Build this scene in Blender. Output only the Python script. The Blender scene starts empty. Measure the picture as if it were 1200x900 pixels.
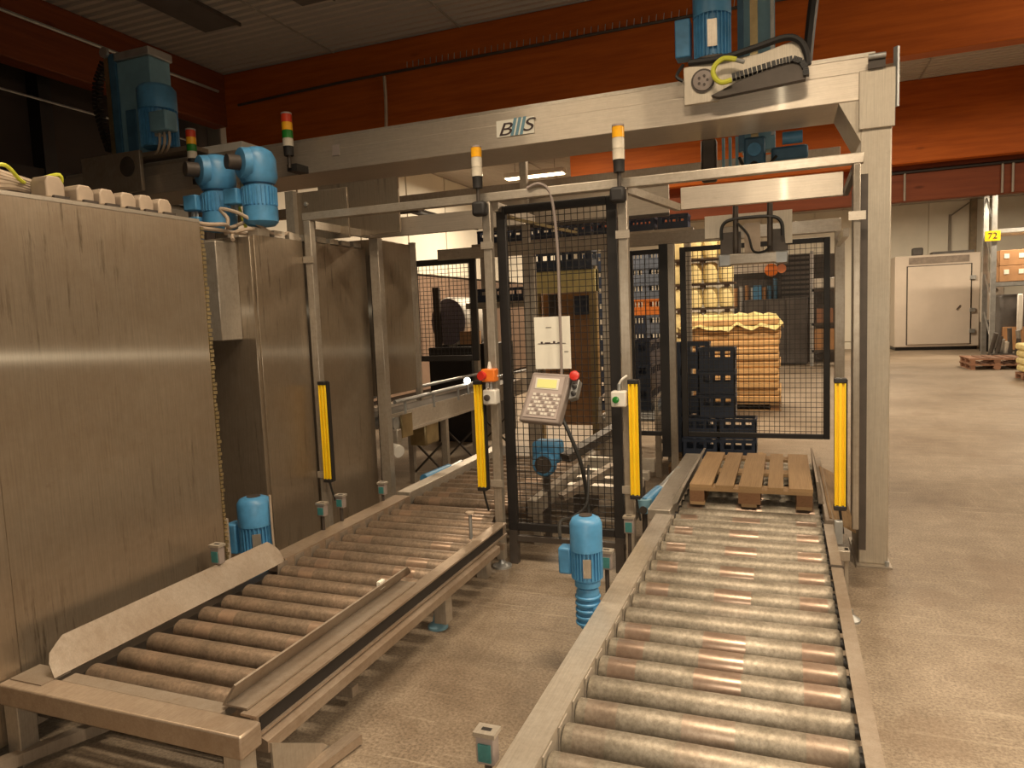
import bpy, math, random
from mathutils import Vector, Matrix
R = math.radians
random.seed(7)
S = bpy.context.scene
COL = S.collection

# ------------------------------------------------------------------ camera
yaw, pitch, roll = 0.3698, 0.0932, -0.0401
fw = Vector((-math.sin(yaw)*math.cos(pitch), math.cos(yaw)*math.cos(pitch), -math.sin(pitch)))
r0 = Vector((math.cos(yaw), math.sin(yaw), 0)); u0 = r0.cross(fw)
rt = math.cos(roll)*r0 + math.sin(roll)*u0
up = -math.sin(roll)*r0 + math.cos(roll)*u0
cd = bpy.data.cameras.new('camera'); cam = bpy.data.objects.new('camera', cd); COL.objects.link(cam)
m3 = Matrix((rt, up, -fw)).transposed()
cam.matrix_world = Matrix.Translation((0, 0, 1.8)) @ m3.to_4x4()
cd.sensor_width = 36; cd.lens = 36*833/1200; cd.clip_start = 0.05; cd.clip_end = 200
S.camera = cam
# ------------------------------------------------------------------ view and world
vs = S.view_settings
vs.view_transform = 'Standard'; vs.look = 'None'; vs.gamma = 1; vs.use_curve_mapping = False
vs.exposure = 0.0
S.cycles.use_denoising = True
S.cycles.max_bounces = 8; S.cycles.diffuse_bounces = 4; S.cycles.glossy_bounces = 4
S.cycles.sample_clamp_indirect = 4
w = bpy.data.worlds.new('world'); S.world = w; w.use_nodes = True
w.node_tree.nodes['Background'].inputs[0].default_value = (1, .8, .6, 1)
w.node_tree.nodes['Background'].inputs[1].default_value = 0.02
# ------------------------------------------------------------------ lights (the lamps themselves are built further down)
WARM = (1.0, .80, .56)
LAMPS = [  # x, y, z, watts, beam spread in degrees
    (3.7, 2.4, 5.15, 235, 150), (1.1, 10.6, 4.95, 210, 180), (-3.6, 11.4, 5.15, 240, 180), (5.6, 10.8, 5.15, 130, 180),
    (-.4, 15.6, 5.15, 190, 180), (-5.6, 16.5, 5.15, 380, 180), (6.0, 17.4, 5.15, 230, 180),  # first of these is set unseen before the kegs to brighten them
    (2.6, 26.0, 5.15, 300, 180), (-5.0, 25.0, 5.15, 420, 180), (7.2, 25.2, 5.15, 310, 180), (1.6, -3.5, 5.15, 30, 180),  # last of these, behind the camera, is unseen added fill
    (.2, 2.0, 5.15, 145, 142), (-2.2, 3.0, 5.15, 52, 136), (3.9, 6.5, 4.55, 130, 0)]  # unseen lamps added to brighten the conveyor area and the right beam end
fl = bpy.data.lights.new('camera_flash', 'AREA'); fl.shape = 'DISK'; fl.size = .03; fl.energy = 34; fl.color = (1, .86, .66)
fo = bpy.data.objects.new('camera_flash', fl); COL.objects.link(fo)
fo.matrix_world = Matrix.Translation(Vector((0, 0, 1.8)) + up*.02 + rt*.02) @ m3.to_4x4()

# ------------------------------------------------------------------ mesh helpers
WLOC = {}
class MB:
    def __init__(s): s.v = []; s.f = []; s.m = None
    def add(s, vs_, fs):
        n = len(s.v)
        s.v += [tuple(s.m @ Vector(p)) if s.m else tuple(p) for p in vs_]
        s.f += [tuple(i+n for i in q) for q in fs]; return s
    def box(s, x0, x1, y0, y1, z0, z1):
        return s.add([(x0,y0,z0),(x1,y0,z0),(x1,y1,z0),(x0,y1,z0),(x0,y0,z1),(x1,y0,z1),(x1,y1,z1),(x0,y1,z1)],
                     [(3,2,1,0),(4,5,6,7),(0,1,5,4),(1,2,6,5),(2,3,7,6),(3,0,4,7)])
    def lathe(s, p, ax, prof, n=20):
        """prof: list of (distance along axis, radius)"""
        p = Vector(p); ax = Vector(ax).normalized()
        a = ax.orthogonal().normalized(); b = ax.cross(a)
        vs_ = []; fs = []
        for t, r in prof:
            for i in range(n):
                an = 2*math.pi*i/n
                vs_.append(p + ax*t + (a*math.cos(an) + b*math.sin(an))*r)
        for k in range(len(prof)-1):
            for i in range(n):
                j = (i+1) % n
                fs.append((k*n+i, k*n+j, (k+1)*n+j, (k+1)*n+i))
        fs.append(tuple(range(n-1, -1, -1))); k = (len(prof)-1)*n
        fs.append(tuple(range(k, k+n)))
        return s.add(vs_, fs)
    def cyl(s, p0, p1, r, n=12, r2=None):
        p0 = Vector(p0); p1 = Vector(p1)
        return s.lathe(p0, p1-p0, [(0, r), ((p1-p0).length, r if r2 is None else r2)], n)
    def bar(s, p0, p1, w_, h_, upv=(0,0,1)):
        p0 = Vector(p0); p1 = Vector(p1); d = (p1-p0).normalized()
        a = d.cross(Vector(upv))
        a = a.normalized() if a.length > 1e-5 else d.orthogonal().normalized()
        b = a.cross(d).normalized(); q = []
        for p in (p0, p1):
            q += [p-a*w_/2-b*h_/2, p+a*w_/2-b*h_/2, p+a*w_/2+b*h_/2, p-a*w_/2+b*h_/2]
        return s.add(q, [(0,1,2,3),(7,6,5,4),(0,4,5,1),(1,5,6,2),(2,6,7,3),(3,7,4,0)])
    def tube(s, pts, r, n=7, sm=6):
        P = [Vector(p) for p in pts]
        if sm and len(P) > 2:
            Q = []
            for i in range(len(P)-1):
                a, b, c, d = P[max(i-1,0)], P[i], P[i+1], P[min(i+2,len(P)-1)]
                for k in range(sm):
                    t = k/sm
                    Q.append(.5*((2*b)+(c-a)*t+(2*a-5*b+4*c-d)*t*t+(3*b-a-3*c+d)*t**3))
            P = Q + [P[-1]]
        vs_ = []; fs = []; ref = None
        for i, p in enumerate(P):
            d = (P[min(i+1,len(P)-1)]-P[max(i-1,0)]).normalized()
            if ref is None: ref = d.orthogonal().normalized()
            a = (ref-d*ref.dot(d)).normalized(); ref = a; b = d.cross(a)
            for k in range(n):
                an = 2*math.pi*k/n
                vs_.append(p+(a*math.cos(an)+b*math.sin(an))*r)
        for i in range(len(P)-1):
            for k in range(n):
                j = (k+1) % n
                fs.append((i*n+k, i*n+j, (i+1)*n+j, (i+1)*n+k))
        fs.append(tuple(range(n-1,-1,-1))); k = (len(P)-1)*n; fs.append(tuple(range(k,k+n)))
        return s.add(vs_, fs)
    def prism(s, poly, axis, a, b):
        """poly of 2d points in the two other axes (in xyz order), extruded along axis from a to b"""
        n = len(poly)
        def mk(p, t):
            q = list(p); q.insert(axis, t); return tuple(q)
        return s.add([mk(p, a) for p in poly]+[mk(p, b) for p in poly],
                     [tuple(range(n-1,-1,-1)), tuple(range(n,2*n))]+[(i,(i+1)%n,n+(i+1)%n,n+i) for i in range(n)])
    def mesh(s, name, mat, origin=None, smooth=True):
        xs = [[p[i] for p in s.v] for i in range(3)]
        c = Vector(((min(xs[0])+max(xs[0]))/2, (min(xs[1])+max(xs[1]))/2, min(xs[2]))) if origin is None else Vector(origin)
        me = bpy.data.meshes.new(name)
        me.from_pydata([tuple(Vector(p)-c) for p in s.v], [], s.f)
        import bmesh
        bm = bmesh.new(); bm.from_mesh(me); bmesh.ops.recalc_face_normals(bm, faces=bm.faces); bm.to_mesh(me); bm.free()
        if smooth:
            me.polygons.foreach_set('use_smooth', [True]*len(me.polygons)); me.set_sharp_from_angle(angle=R(38))
        me.materials.append(mat)
        return me, c
    def build(s, name, mat, parent=None, bev=0, smooth=True, stuff=False):
        me, c = s.mesh(name, mat, smooth=smooth)
        o = bpy.data.objects.new(name, me); COL.objects.link(o)
        place(o, c, parent)
        if bev:
            b = o.modifiers.new('bevel', 'BEVEL'); b.width = bev; b.segments = 2; b.limit_method = 'ANGLE'; b.harden_normals = False
        if stuff: o['kind'] = 'stuff'
        return o
def place(o, c, parent):
    c = Vector(c); WLOC[o.name] = c
    if parent is not None:
        o.parent = parent; o.location = c - WLOC[parent.name]
    else: o.location = c
def inst(name, me, c, parent, rot=None):
    o = bpy.data.objects.new(name, me); COL.objects.link(o); place(o, c, parent)
    if rot is not None: o.rotation_euler = rot
    return o
def tag(o, label, cat, group=None):
    o['label'] = label; o['category'] = cat
    if group: o['group'] = group
    return o
def thing(name, label, cat, loc, group=None):
    o = bpy.data.objects.new(name, None); COL.objects.link(o); o.empty_display_size = .1
    place(o, loc, None); return tag(o, label, cat, group)
def struct(o): o['kind'] = 'structure'; return o
def B(*a): return MB().box(*a)

# ------------------------------------------------------------------ materials
class NT:
    def __init__(s, name):
        s.mat = bpy.data.materials.new(name); s.mat.use_nodes = True
        s.t = s.mat.node_tree; s.b = s.t.nodes['Principled BSDF']
    def n(s, typ, **kw):
        nd = s.t.nodes.new(typ)
        for k, v in kw.items():
            if k.startswith('i_'):
                key = k[2:].replace('_', ' ')
                nd.inputs[key].default_value = v
            else: setattr(nd, k, v)
        return nd
    def l(s, a, b): s.t.links.new(a, b)
    def ramp(s, fac, stops):
        r = s.n('ShaderNodeValToRGB'); e = r.color_ramp.elements
        while len(e) < len(stops): e.new(.5)
        for q, (p, c) in zip(e, stops):
            q.position = p; q.color = (*c, 1) if len(c) == 3 else c
        s.l(fac, r.inputs[0]); return r.outputs[0]
    def coords(s, scale, kind='Object', loc=None):
        tc = s.n('ShaderNodeTexCoord'); mp = s.n('ShaderNodeMapping')
        mp.inputs['Scale'].default_value = scale
        s.l(tc.outputs[kind], mp.inputs[0]); return mp.outputs[0]
    def noise(s, vec, scale, detail=4, rough=.6):
        nn = s.n('ShaderNodeTexNoise'); nn.inputs['Scale'].default_value = scale
        nn.inputs['Detail'].default_value = detail; nn.inputs['Roughness'].default_value = rough
        s.l(vec, nn.inputs['Vector']); return nn.outputs[0]
    def mix(s, fac, a, b, typ='MIX'):
        mx = s.n('ShaderNodeMix', data_type='RGBA', blend_type=typ)
        for inp, v in ((mx.inputs[0], fac), (mx.inputs[6], a), (mx.inputs[7], b)):
            if isinstance(v, (int, float)): inp.default_value = v
            elif isinstance(v, tuple): inp.default_value = (*v, 1) if len(v) == 3 else v
            else: s.l(v, inp)
        return mx.outputs[2]
    def math(s, op, a, b=0.0):
        m = s.n('ShaderNodeMath', operation=op)
        for inp, v in zip(m.inputs, (a, b)):
            if isinstance(v, (int, float)): inp.default_value = v
            else: s.l(v, inp)
        return m.outputs[0]
    def bump(s, h, st=.2, d=.01):
        bp = s.n('ShaderNodeBump'); bp.inputs['Strength'].default_value = st; bp.inputs['Distance'].default_value = d
        s.l(h, bp.inputs['Height']); s.l(bp.outputs[0], s.b.inputs['Normal'])
    def set(s, col=None, rough=.5, metal=0, spec=.5, aniso=0):
        if col is not None:
            if isinstance(col, tuple): s.b.inputs['Base Color'].default_value = (*col, 1)
            else: s.l(col, s.b.inputs['Base Color'])
        if isinstance(rough, (int, float)): s.b.inputs['Roughness'].default_value = rough
        else: s.l(rough, s.b.inputs['Roughness'])
        s.b.inputs['Metallic'].default_value = metal
        s.b.inputs['Specular IOR Level'].default_value = spec
        s.b.inputs['Anisotropic'].default_value = aniso
        return s
def plain(name, col, rough=.5, metal=0, var=.25, scale=6, spec=.5):
    """painted or moulded surface with slight mottling"""
    t = NT(name); v = t.coords((1,1,1)); f = t.noise(v, scale, 4)
    dark = tuple(c*(1-var) for c in col); light = tuple(min(1, c*(1+var*.6)) for c in col)
    t.set(t.ramp(f, [(.3, dark), (.7, light)]), rough, metal, spec); return t.mat
def steel(name, col, rough, grain, metal=.6, aniso=.8, stain=.35, gs=(60,60,1.5), stc=(.30,.22,.15), streak=0):
    """brushed stainless steel: fine grain along one axis, cloudy stains"""
    t = NT(name); v = t.coords((1,1,1))
    g = t.noise(t.coords(gs), 3, 3, .7); c = t.noise(v, 1.7, 5, .65); d = t.noise(v, 9, 4, .7)
    base = t.ramp(g, [(.25, tuple(x*.82 for x in col)), (.75, tuple(min(1,x*1.08) for x in col))])
    st = t.math('MULTIPLY', t.ramp(c, [(.42,(0,0,0)),(.75,(1,1,1))]), stain)
    base = t.mix(st, base, tuple(a*b for a, b in zip(col, (.62,.52,.42))))
    sp = t.math('MULTIPLY', t.ramp(d, [(.66,(0,0,0)),(.74,(1,1,1))]), stain*.8)
    base = t.mix(sp, base, stc)
    base = t.mix(.16 if streak or metal == .55 else .4, base, t.ramp(t.noise(v, 26, 4, .75), [(.32,(.62,.56,.50)),(.62,(1,1,1))]), 'MULTIPLY')
    if streak and grain[2]:
        dn = t.noise(t.coords((13,13,1.1)), 2.3, 5, .72); dm = t.noise(v, 1.1, 3)
        dk = t.math('MULTIPLY', t.ramp(dn, [(.55,(0,0,0)),(.66,(1,1,1))]), t.ramp(dm, [(.42,(0,0,0)),(.60,(1,1,1))]))
        base = t.mix(t.math('MULTIPLY', dk, .75), base, (.10,.075,.05))
        base = t.mix(.5, base, t.ramp(t.noise(v, .9, 4, .6), [(.3,(.72,.66,.60)),(.7,(1,1,1))]), 'MULTIPLY')
    rg = t.n('ShaderNodeMapRange'); rg.inputs['To Min'].default_value = rough-.06; rg.inputs['To Max'].default_value = rough+.12
    t.l(c, rg.inputs[0])
    t.set(base, rg.outputs[0], metal, .5, aniso)
    if aniso:
        ge = t.n('ShaderNodeNewGeometry'); cr = t.n('ShaderNodeVectorMath', operation='CROSS_PRODUCT')
        t.l(ge.outputs['Normal'], cr.inputs[0]); cr.inputs[1].default_value = (grain[0]+.031, grain[1]+.047, grain[2]+.023)
        t.l(cr.outputs[0], t.b.inputs['Tangent'])
    t.bump(g, .05, .002)
    if streak:  # polishing lines spread highlights across the grain
        gb = t.n('ShaderNodeBsdfAnisotropic'); gb.inputs['Roughness'].default_value = .21; gb.inputs['Anisotropy'].default_value = -.88
        gb.inputs['Color'].default_value = (.8,.74,.62,1); t.l(cr.outputs[0], gb.inputs['Tangent'])
        ms = t.n('ShaderNodeMixShader'); ms.inputs[0].default_value = streak
        t.l(t.b.outputs[0], ms.inputs[1]); t.l(gb.outputs[0], ms.inputs[2])
        t.l(ms.outputs[0], t.t.nodes['Material Output'].inputs[0])
    return t.mat
M = {}
SC = (.50, .45, .385)
M['steel_z'] = steel('brushed_steel_vertical', SC, .36, (0,0,1), gs=(60,60,1.5))
M['steel_x'] = steel('brushed_steel_along_x', (.58,.53,.46), .36, (1,0,0), gs=(1.5,60,60))
M['steel_y'] = steel('brushed_steel_along_y', (.58,.53,.46), .38, (0,1,0), gs=(60,1.5,60))
M['steel_panel'] = steel('sheet_steel_panel', (.42,.35,.27), .34, (0,0,1), metal=.7, stain=.55, aniso=.7, streak=.10, gs=(40,40,1.2))
M['steel_post'] = steel('bead_blasted_steel', (.62,.56,.47), .5, (0,0,1), metal=.55, aniso=.5, stain=.2)
M['steel_beam'] = steel('bead_blasted_steel_beam', (.62,.55,.47), .42, (1,0,0), metal=.6, aniso=.7, stain=.2, gs=(1.5,60,60), streak=.09)
M['steel_rough'] = steel('worn_grey_steel', (.40,.34,.28), .5, (0,1,0), metal=.6, aniso=0, stain=.7)
M['steel_warm'] = steel('brownish_worn_steel', (.50,.405,.32), .40, (0,1,0), metal=.65, aniso=.5, stain=.7, gs=(60,1.5,60))
M['steel_dark'] = plain('dark_steel', (.085,.07,.06), .5, .4)
M['galv'] = plain('galvanised_steel', (.45,.46,.46), .4, .7)
M['black'] = plain('black_powder_coat', (.018,.016,.016), .45)
M['rubber'] = plain('black_rubber', (.02,.018,.018), .6)
M['blue'] = plain('blue_paint', (.075,.265,.50), .42, 0, .25, 9)
M['blue_dark'] = plain('dark_blue_paint', (.05,.14,.24), .45, 0, .3, 6)
M['blue_pale'] = plain('pale_blue_paint', (.17,.33,.43), .45, 0, .2, 4)
M['yellow'] = plain('yellow_plastic', (.95,.64,.015), .4, 0, .08)
M['yellow_film'] = plain('pale_yellow_film', (.80,.68,.30), .35, 0, .2, 8)
M['orange'] = plain('orange_plastic', (.85,.22,.03), .4, 0, .1)
M['red'] = plain('red_plastic', (.6,.03,.02), .4, 0, .1)
M['white'] = plain('white_plastic', (.75,.72,.66), .45, 0, .1)
M['paper'] = plain('white_paper', (.85,.83,.74), .8, 0, .04)
M['grey_pl'] = plain('grey_plastic', (.30,.25,.23), .45, 0, .15)
M['key'] = plain('keypad_grey', (.44,.37,.35), .5, 0, .1)
M['teal'] = plain('teal_sensor', (.05,.20,.20), .35, 0, .3, 20)
M['cable_beige'] = plain('beige_cable', (.42,.33,.25), .55, 0, .2)
M['cable_black'] = plain('black_cable', (.02,.02,.02), .5)
M['cable_green'] = plain('yellow_green_cable', (.62,.64,.06), .45, 0, .15)
M['navy'] = plain('navy_crate_plastic', (.026,.040,.075), .4, 0, .3, 5)
M['navy_light'] = plain('grey_blue_crate_plastic', (.15,.18,.24), .45, 0, .3, 5)
M['crate_orange'] = plain('orange_crate_plastic', (.75,.22,.04), .45, 0, .2)
M['keg'] = plain('yellow_keg_shell', (.80,.68,.34), .45, 0, .2, 4)
M['keg_dark'] = plain('keg_pallet_dark', (.06,.035,.02), .7)
M['cardboard'] = plain('cardboard', (.42,.23,.11), .8, 0, .15, 4)
M['tan_box'] = plain('tan_sheet_stack', (.66,.40,.17), .8, 0, .25, 5)
M['white_wall'] = plain('white_wall_panel', (.78,.74,.64), .6, 0, .05, 2)
M['box_white'] = plain('white_cold_store_panel', (.64,.56,.48), .45, 0, .06, 1.5)
M['grey_paint'] = plain('grey_painted_steel', (.10,.09,.085), .5, 0, .3, 3)
M['brass'] = plain('brass_fitting', (.45,.36,.20), .35, .8)
M['dark_wall'] = plain('dark_brown_wall', (.035,.022,.016), .7, 0, .3, 1)
M['grey_wall'] = plain('grey_plaster', (.30,.27,.23), .8, 0, .15, 2)
M['brown_paint'] = plain('brown_wall_paint', (.20,.13,.09), .7, 0, .15, 2)
M['ink'] = plain('dark_ink', (.05,.03,.03), .6, 0, .1)
M['lamp_red'] = plain('red_lens', (.55,.05,.02), .25); M['lamp_amber'] = plain('amber_lens', (.85,.42,.02), .25)
M['lamp_green'] = plain('green_lens', (.02,.20,.03), .25); M['lamp_clear'] = plain('clear_lens', (.66,.60,.50), .2)
def emit(name, col, st):
    t = NT(name); t.set(col, .4); t.b.inputs['Emission Color'].default_value = (*col, 1); t.b.inputs['Emission Strength'].default_value = st; return t.mat
M['lamp_glow'] = emit('lamp_diffuser', (1, .80, .52), 9)
M['lcd'] = emit('lcd_screen', (.62, .60, .22), .35)
def wood(name, c1, c2, along, scale=1.0, vary=0):
    t = NT(name); sc = [7*scale]*3; sc[along] = .5*scale
    v = t.coords(tuple(sc)); g = t.noise(v, 2.2, 6, .65); big = t.noise(t.coords((1,1,1)), .9*scale, 3)
    col = t.ramp(g, [(.3, c2), (.65, c1)])
    col = t.mix(t.math('MULTIPLY', big, .5), col, tuple(a*.75 for a in c1))
    kn = t.n('ShaderNodeTexVoronoi'); kn.inputs['Scale'].default_value = 1.6*scale
    sk = [1.6]*3; sk[along] = .55; t.l(t.coords(tuple(sk)), kn.inputs['Vector'])
    col = t.mix(t.math('MULTIPLY', t.ramp(kn.outputs['Distance'], [(.03,(1,1,1)),(.09,(0,0,0))]), .6), col, tuple(a*.35 for a in c2))
    oi = t.n('ShaderNodeObjectInfo'); mr = t.n('ShaderNodeMapRange'); mr.inputs[3].default_value = .62; mr.inputs[4].default_value = 1.12; t.l(oi.outputs['Random'], mr.inputs[0])
    if vary: col = t.mix(1.0, col, mr.outputs[0], 'MULTIPLY')
    t.set(col, .6, 0, .2); t.bump(g, .15, .004); return t.mat
M['glulam_x'] = wood('glulam_timber_x', (.48,.115,.014), (.29,.06,.009), 0)
M['glulam_y_shaded'] = wood('glulam_timber_y_shaded', (.20,.05,.016), (.11,.028,.010), 1)  # same timber, with the shade of the left side put into its colour
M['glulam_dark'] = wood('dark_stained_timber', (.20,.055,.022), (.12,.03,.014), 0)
M['pallet_wood'] = wood('weathered_pallet_wood', (.42,.275,.145), (.20,.12,.06), 1, 3, 1)
M['pallet_block'] = wood('pallet_block_wood', (.26,.14,.075), (.12,.06,.03), 0, 4, 1)
M['pallet_red'] = wood('reddish_pallet_wood', (.40,.22,.14), (.25,.12,.08), 1, 3, 1)

def floor_mat():
    t = NT('worn_concrete'); v = t.coords((1,1,1))
    a = t.noise(v, .55, 6, .6); b = t.noise(v, 5, 5, .7); c = t.noise(v, 70, 3, .7)
    col = t.ramp(a, [(.3,(.23,.175,.125)),(.5,(.345,.28,.21)),(.7,(.42,.35,.275))])
    col = t.mix(.75, col, t.ramp(b, [(.3,(.58,.54,.50)),(.65,(1,1,1))]), 'MULTIPLY')
    col = t.mix(.8, col, t.ramp(c, [(.35,(.42,.39,.37)),(.62,(1,1,1))]), 'MULTIPLY')
    s1 = t.noise(t.coords((.35,9,1)), 2.0, 5, .75); s2 = t.noise(t.coords((8,.5,1)), 2.0, 5, .75)
    mp = t.n('ShaderNodeMapping'); mp.inputs['Rotation'].default_value = (0,0,R(35)); mp.inputs['Scale'].default_value = (.4,10,1)
    tc = t.n('ShaderNodeTexCoord'); t.l(tc.outputs['Object'], mp.inputs[0]); s3 = t.noise(mp.outputs[0], 2, 4, .7)
    for s_, k in ((s1,.28),(s2,.16),(s3,.28)):
        col = t.mix(t.math('MULTIPLY', t.ramp(s_, [(.60,(0,0,0)),(.72,(1,1,1))]), k), col, (.60,.52,.40))
    st = t.n('ShaderNodeTexVoronoi', feature='F1'); st.inputs['Scale'].default_value = .55
    t.l(v, st.inputs['Vector'])
    col = t.mix(t.math('MULTIPLY', t.ramp(t.noise(v, 1.3, 4), [(.60,(0,0,0)),(.66,(1,1,1))]), .35), col, (.17,.115,.075))
    rg = t.n('ShaderNodeMapRange'); rg.inputs['To Min'].default_value = .42; rg.inputs['To Max'].default_value = .7
    t.l(b, rg.inputs[0]); t.set(col, rg.outputs[0], 0, .4); t.bump(c, .12, .004); return t.mat
M['floor'] = floor_mat()
def roller_mat(name, c1, c2, band, metal, worn):
    """tube with three polished pallet tracks along its length (object x, length about .9 m)"""
    t = NT(name); tc = t.n('ShaderNodeTexCoord'); sx = t.n('ShaderNodeSeparateXYZ'); t.l(tc.outputs['Object'], sx.inputs[0])
    oi = t.n('ShaderNodeObjectInfo'); va = t.n('ShaderNodeVectorMath', operation='ADD'); t.l(tc.outputs['Object'], va.inputs[0])
    cx = t.n('ShaderNodeCombineXYZ'); t.l(t.math('MULTIPLY', oi.outputs['Random'], 37.), cx.inputs[0]); t.l(cx.outputs[0], va.inputs[1])
    a = t.noise(va.outputs[0], 7, 5, .7); b = t.noise(va.outputs[0], 60, 3, .7)
    col = t.ramp(a, [(.3, c2), (.7, c1)]); col = t.mix(.8, col, t.ramp(b, [(.3,(.5,.47,.44)),(.65,(1,1,1))]), 'MULTIPLY')
    fac = None
    for ce, hw in worn:
        k = t.math('LESS_THAN', t.math('ABSOLUTE', t.math('SUBTRACT', sx.outputs[0], ce)), hw)
        fac = k if fac is None else t.math('MAXIMUM', fac, k)
    ra = t.n('ShaderNodeMapRange'); ra.inputs[1].default_value = .25; ra.inputs[2].default_value = .6; t.l(oi.outputs['Random'], ra.inputs[0])
    fac = t.math('MULTIPLY', fac, t.math('MULTIPLY', ra.outputs[0], .6))
    col = t.mix(fac, col, t.mix(a, band, tuple(x*1.5 for x in band)))
    rr = t.math('SUBTRACT', .52, t.math('MULTIPLY', fac, .32))
    t.set(col, rr, metal, .5); t.bump(b, .08, .002); return t.mat
M['roller_r'] = roller_mat('zinc_roller_with_worn_tracks', (.41,.365,.30), (.22,.19,.145), (.27,.175,.13), .55, [(-.36,.055),(.0,.085),(.36,.06)])
M['roller_l'] = roller_mat('rusty_roller', (.34,.25,.18), (.17,.13,.095), (.28,.19,.135), .45, [(-.30,.05),(.27,.07)])
M['sleeve'] = plain('roller_end_dark', (.05,.045,.04), .5, .3)
M['ceiling'] = plain('white_trapezoid_sheet', (.44,.39,.34), .55, 0, .08, .6)

# ================================================================== the hall
struct(B(-9, 17, -9, 32, -.2, 0).build('floor', M['floor'], smooth=False))
mb = MB(); y = -9.0; prof = []
while y < 32: prof += [(y, 5.5), (y+.055, 5.5), (y+.07, 5.535), (y+.125, 5.535), (y+.14, 5.5)]; y += .14
n = len(prof); vs_ = [(-9, a, b) for a, b in prof]+[(17, a, b) for a, b in prof]
mb.add(vs_, [(i, i+1, n+i+1, n+i) for i in range(n-1)])
ceil = struct(mb.build('ceiling', M['ceiling'], smooth=False))
for x in (-5.75, -3.85, -1.9, .1, 2.1, 4.1):
    B(x-.012, x+.012, -8.9, 31.5, 5.488, 5.5).build('seam', M['grey_wall'], ceil)
wl = struct(B(-8.7, -8.4, -9, 32, 0, 5.6).build('wall_left', M['dark_wall'], smooth=False))
for k in range(11):
    B(-8.4, -8.34, 9.0+2.05*k, 11.0+2.05*k, 2.95, 5.5).build('wall_panel', M['white_wall'], wl, bev=.01)
    B(-8.4, -8.34, 9.0+2.05*k, 11.0+2.05*k, .1, 2.9).build('wall_panel', M['brown_paint'], wl, bev=.01)
B(-8.4, -8.34, -9, 8.4, 2.4, 3.62).build('light_panel', M['grey_wall'], wl)
for yy in (-4.5, -1, 2.6, 6.2): B(-8.4, -8.2, yy-.08, yy+.08, 0, 5.2).build('mullion', M['black'], wl)
B(-8.4, -8.22, -9, 8.4, 3.62, 3.78).build('transom', M['black'], wl)
wb = struct(B(-9, 17, 31.5, 31.8, 0, 5.6).build('wall_back', M['white_wall'], smooth=False))
for k in range(13):
    B(-8.9+2*k, -6.92+2*k, 31.46, 31.5, .3, 5.5).build('wall_panel', M['white_wall'], wb, bev=.01)
struct(B(17, 17.3, -9, 32, 0, 5.6).build('wall_right', M['white_wall'], smooth=False))
struct(B(-9, 17, -9.3, -9, 0, 5.6).build('wall_front', M['grey_wall'], smooth=False))

def glulam(name, label, box, mat, lam=.2, group='timber roof beams'):
    x0, x1, y0, y1, z0, z1 = box
    t = thing(name, label, 'beam', ((x0+x1)/2, (y0+y1)/2, z0), group)
    B(*box).build('timber', mat, t, bev=.012); return t
g1 = glulam('glulam_beam', 'orange brown laminated timber beam crossing above the steel portal', (-7.7, 16.9, 8.6, 8.82, 4.33, 5.5), M['glulam_x'])
g2 = glulam('glulam_beam', 'orange laminated timber beam crossing farther back, behind the right portal post', (-4.0, 16.9, 14, 14.22, 4.14, 5.5), M['glulam_x'])
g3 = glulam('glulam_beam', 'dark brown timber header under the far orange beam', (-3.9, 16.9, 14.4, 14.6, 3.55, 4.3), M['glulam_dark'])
g4 = glulam('glulam_beam', 'timber beam, coloured dark for shade, running along the left wall to the corner', (-7.9, -7.65, -9, 8.6, 4.75, 5.5), M['glulam_y_shaded'])
mb = MB().tube([(-7.4,8.56,5.02),(-5.66,8.55,5.07),(-3.3,8.55,5.08),(-1.08,8.55,5.09),(2,8.55,5.08),(6,8.55,5.08),(16,8.55,5.08)], .018, 6, 3)
con = mb.build('conduit', M['steel_dark'], g1)
mb = MB(); x = -4.6
while x < 3.2: mb.cyl((x,8.54,5.1), (x+.01,8.53,5.17), .005, 4); x += .085
mb.build('bird_spikes', M['galv'], con, stuff=True)
MB().tube([(-4.96,8.56,5.05),(-4.95,8.55,4.7),(-4.97,8.55,4.35)], .022, 6).build('hanging_cable', M['cable_beige'], g1)
MB().tube([(1.6,14.37,4.05),(4,14.37,4.06),(16,14.37,4.06)], .03, 6, 0).build('conduit', M['black'], g3)
for x in (1.95, 3.4, 3.55): MB().cyl((x,14.37,4.05), (x,14.37,3.56), .018, 6).build('drop_pipe', M['grey_wall'], g3)
mb = MB().tube([(-7.6,-8,5.2),(-7.6,3,5.2),(-7.6,8.4,5.2)], .02, 6, 0); mb.build('conduit', M['galv'], g4)
mb = MB().tube([(-8.1,-8,4.55),(-8.1,8.4,4.55)], .015, 6, 0); mb.build('conduit', M['galv'], g4)
tag(B(-8.15, -7.9, 8.7, 8.95, 0, 5.1).build('concrete_column', M['grey_wall'], bev=.02), 'pale column in the dark hall corner', 'column')
t = thing('roof_hatch', 'dark rectangular hatch in the ceiling above the left lift', 'hatch', (-6.45, 6.6, 5.45))
B(-6.72,-6.2,5.9,7.28,5.475,5.5).build('cover', M['grey_paint'], t); B(-6.2,-6.175,5.9,7.3,5.46,5.5).build('edge_strip', M['steel_dark'], t)
t = thing('roof_hatch', 'small dark hatch at the top edge of the ceiling', 'hatch', (-4.98, 7.0, 5.45))
B(-5.2,-4.78,6.7,7.2,5.475,5.5).build('cover', M['grey_paint'], t); B(-4.78,-4.76,6.7,7.22,5.46,5.5).build('edge_strip', M['steel_dark'], t)

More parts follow.
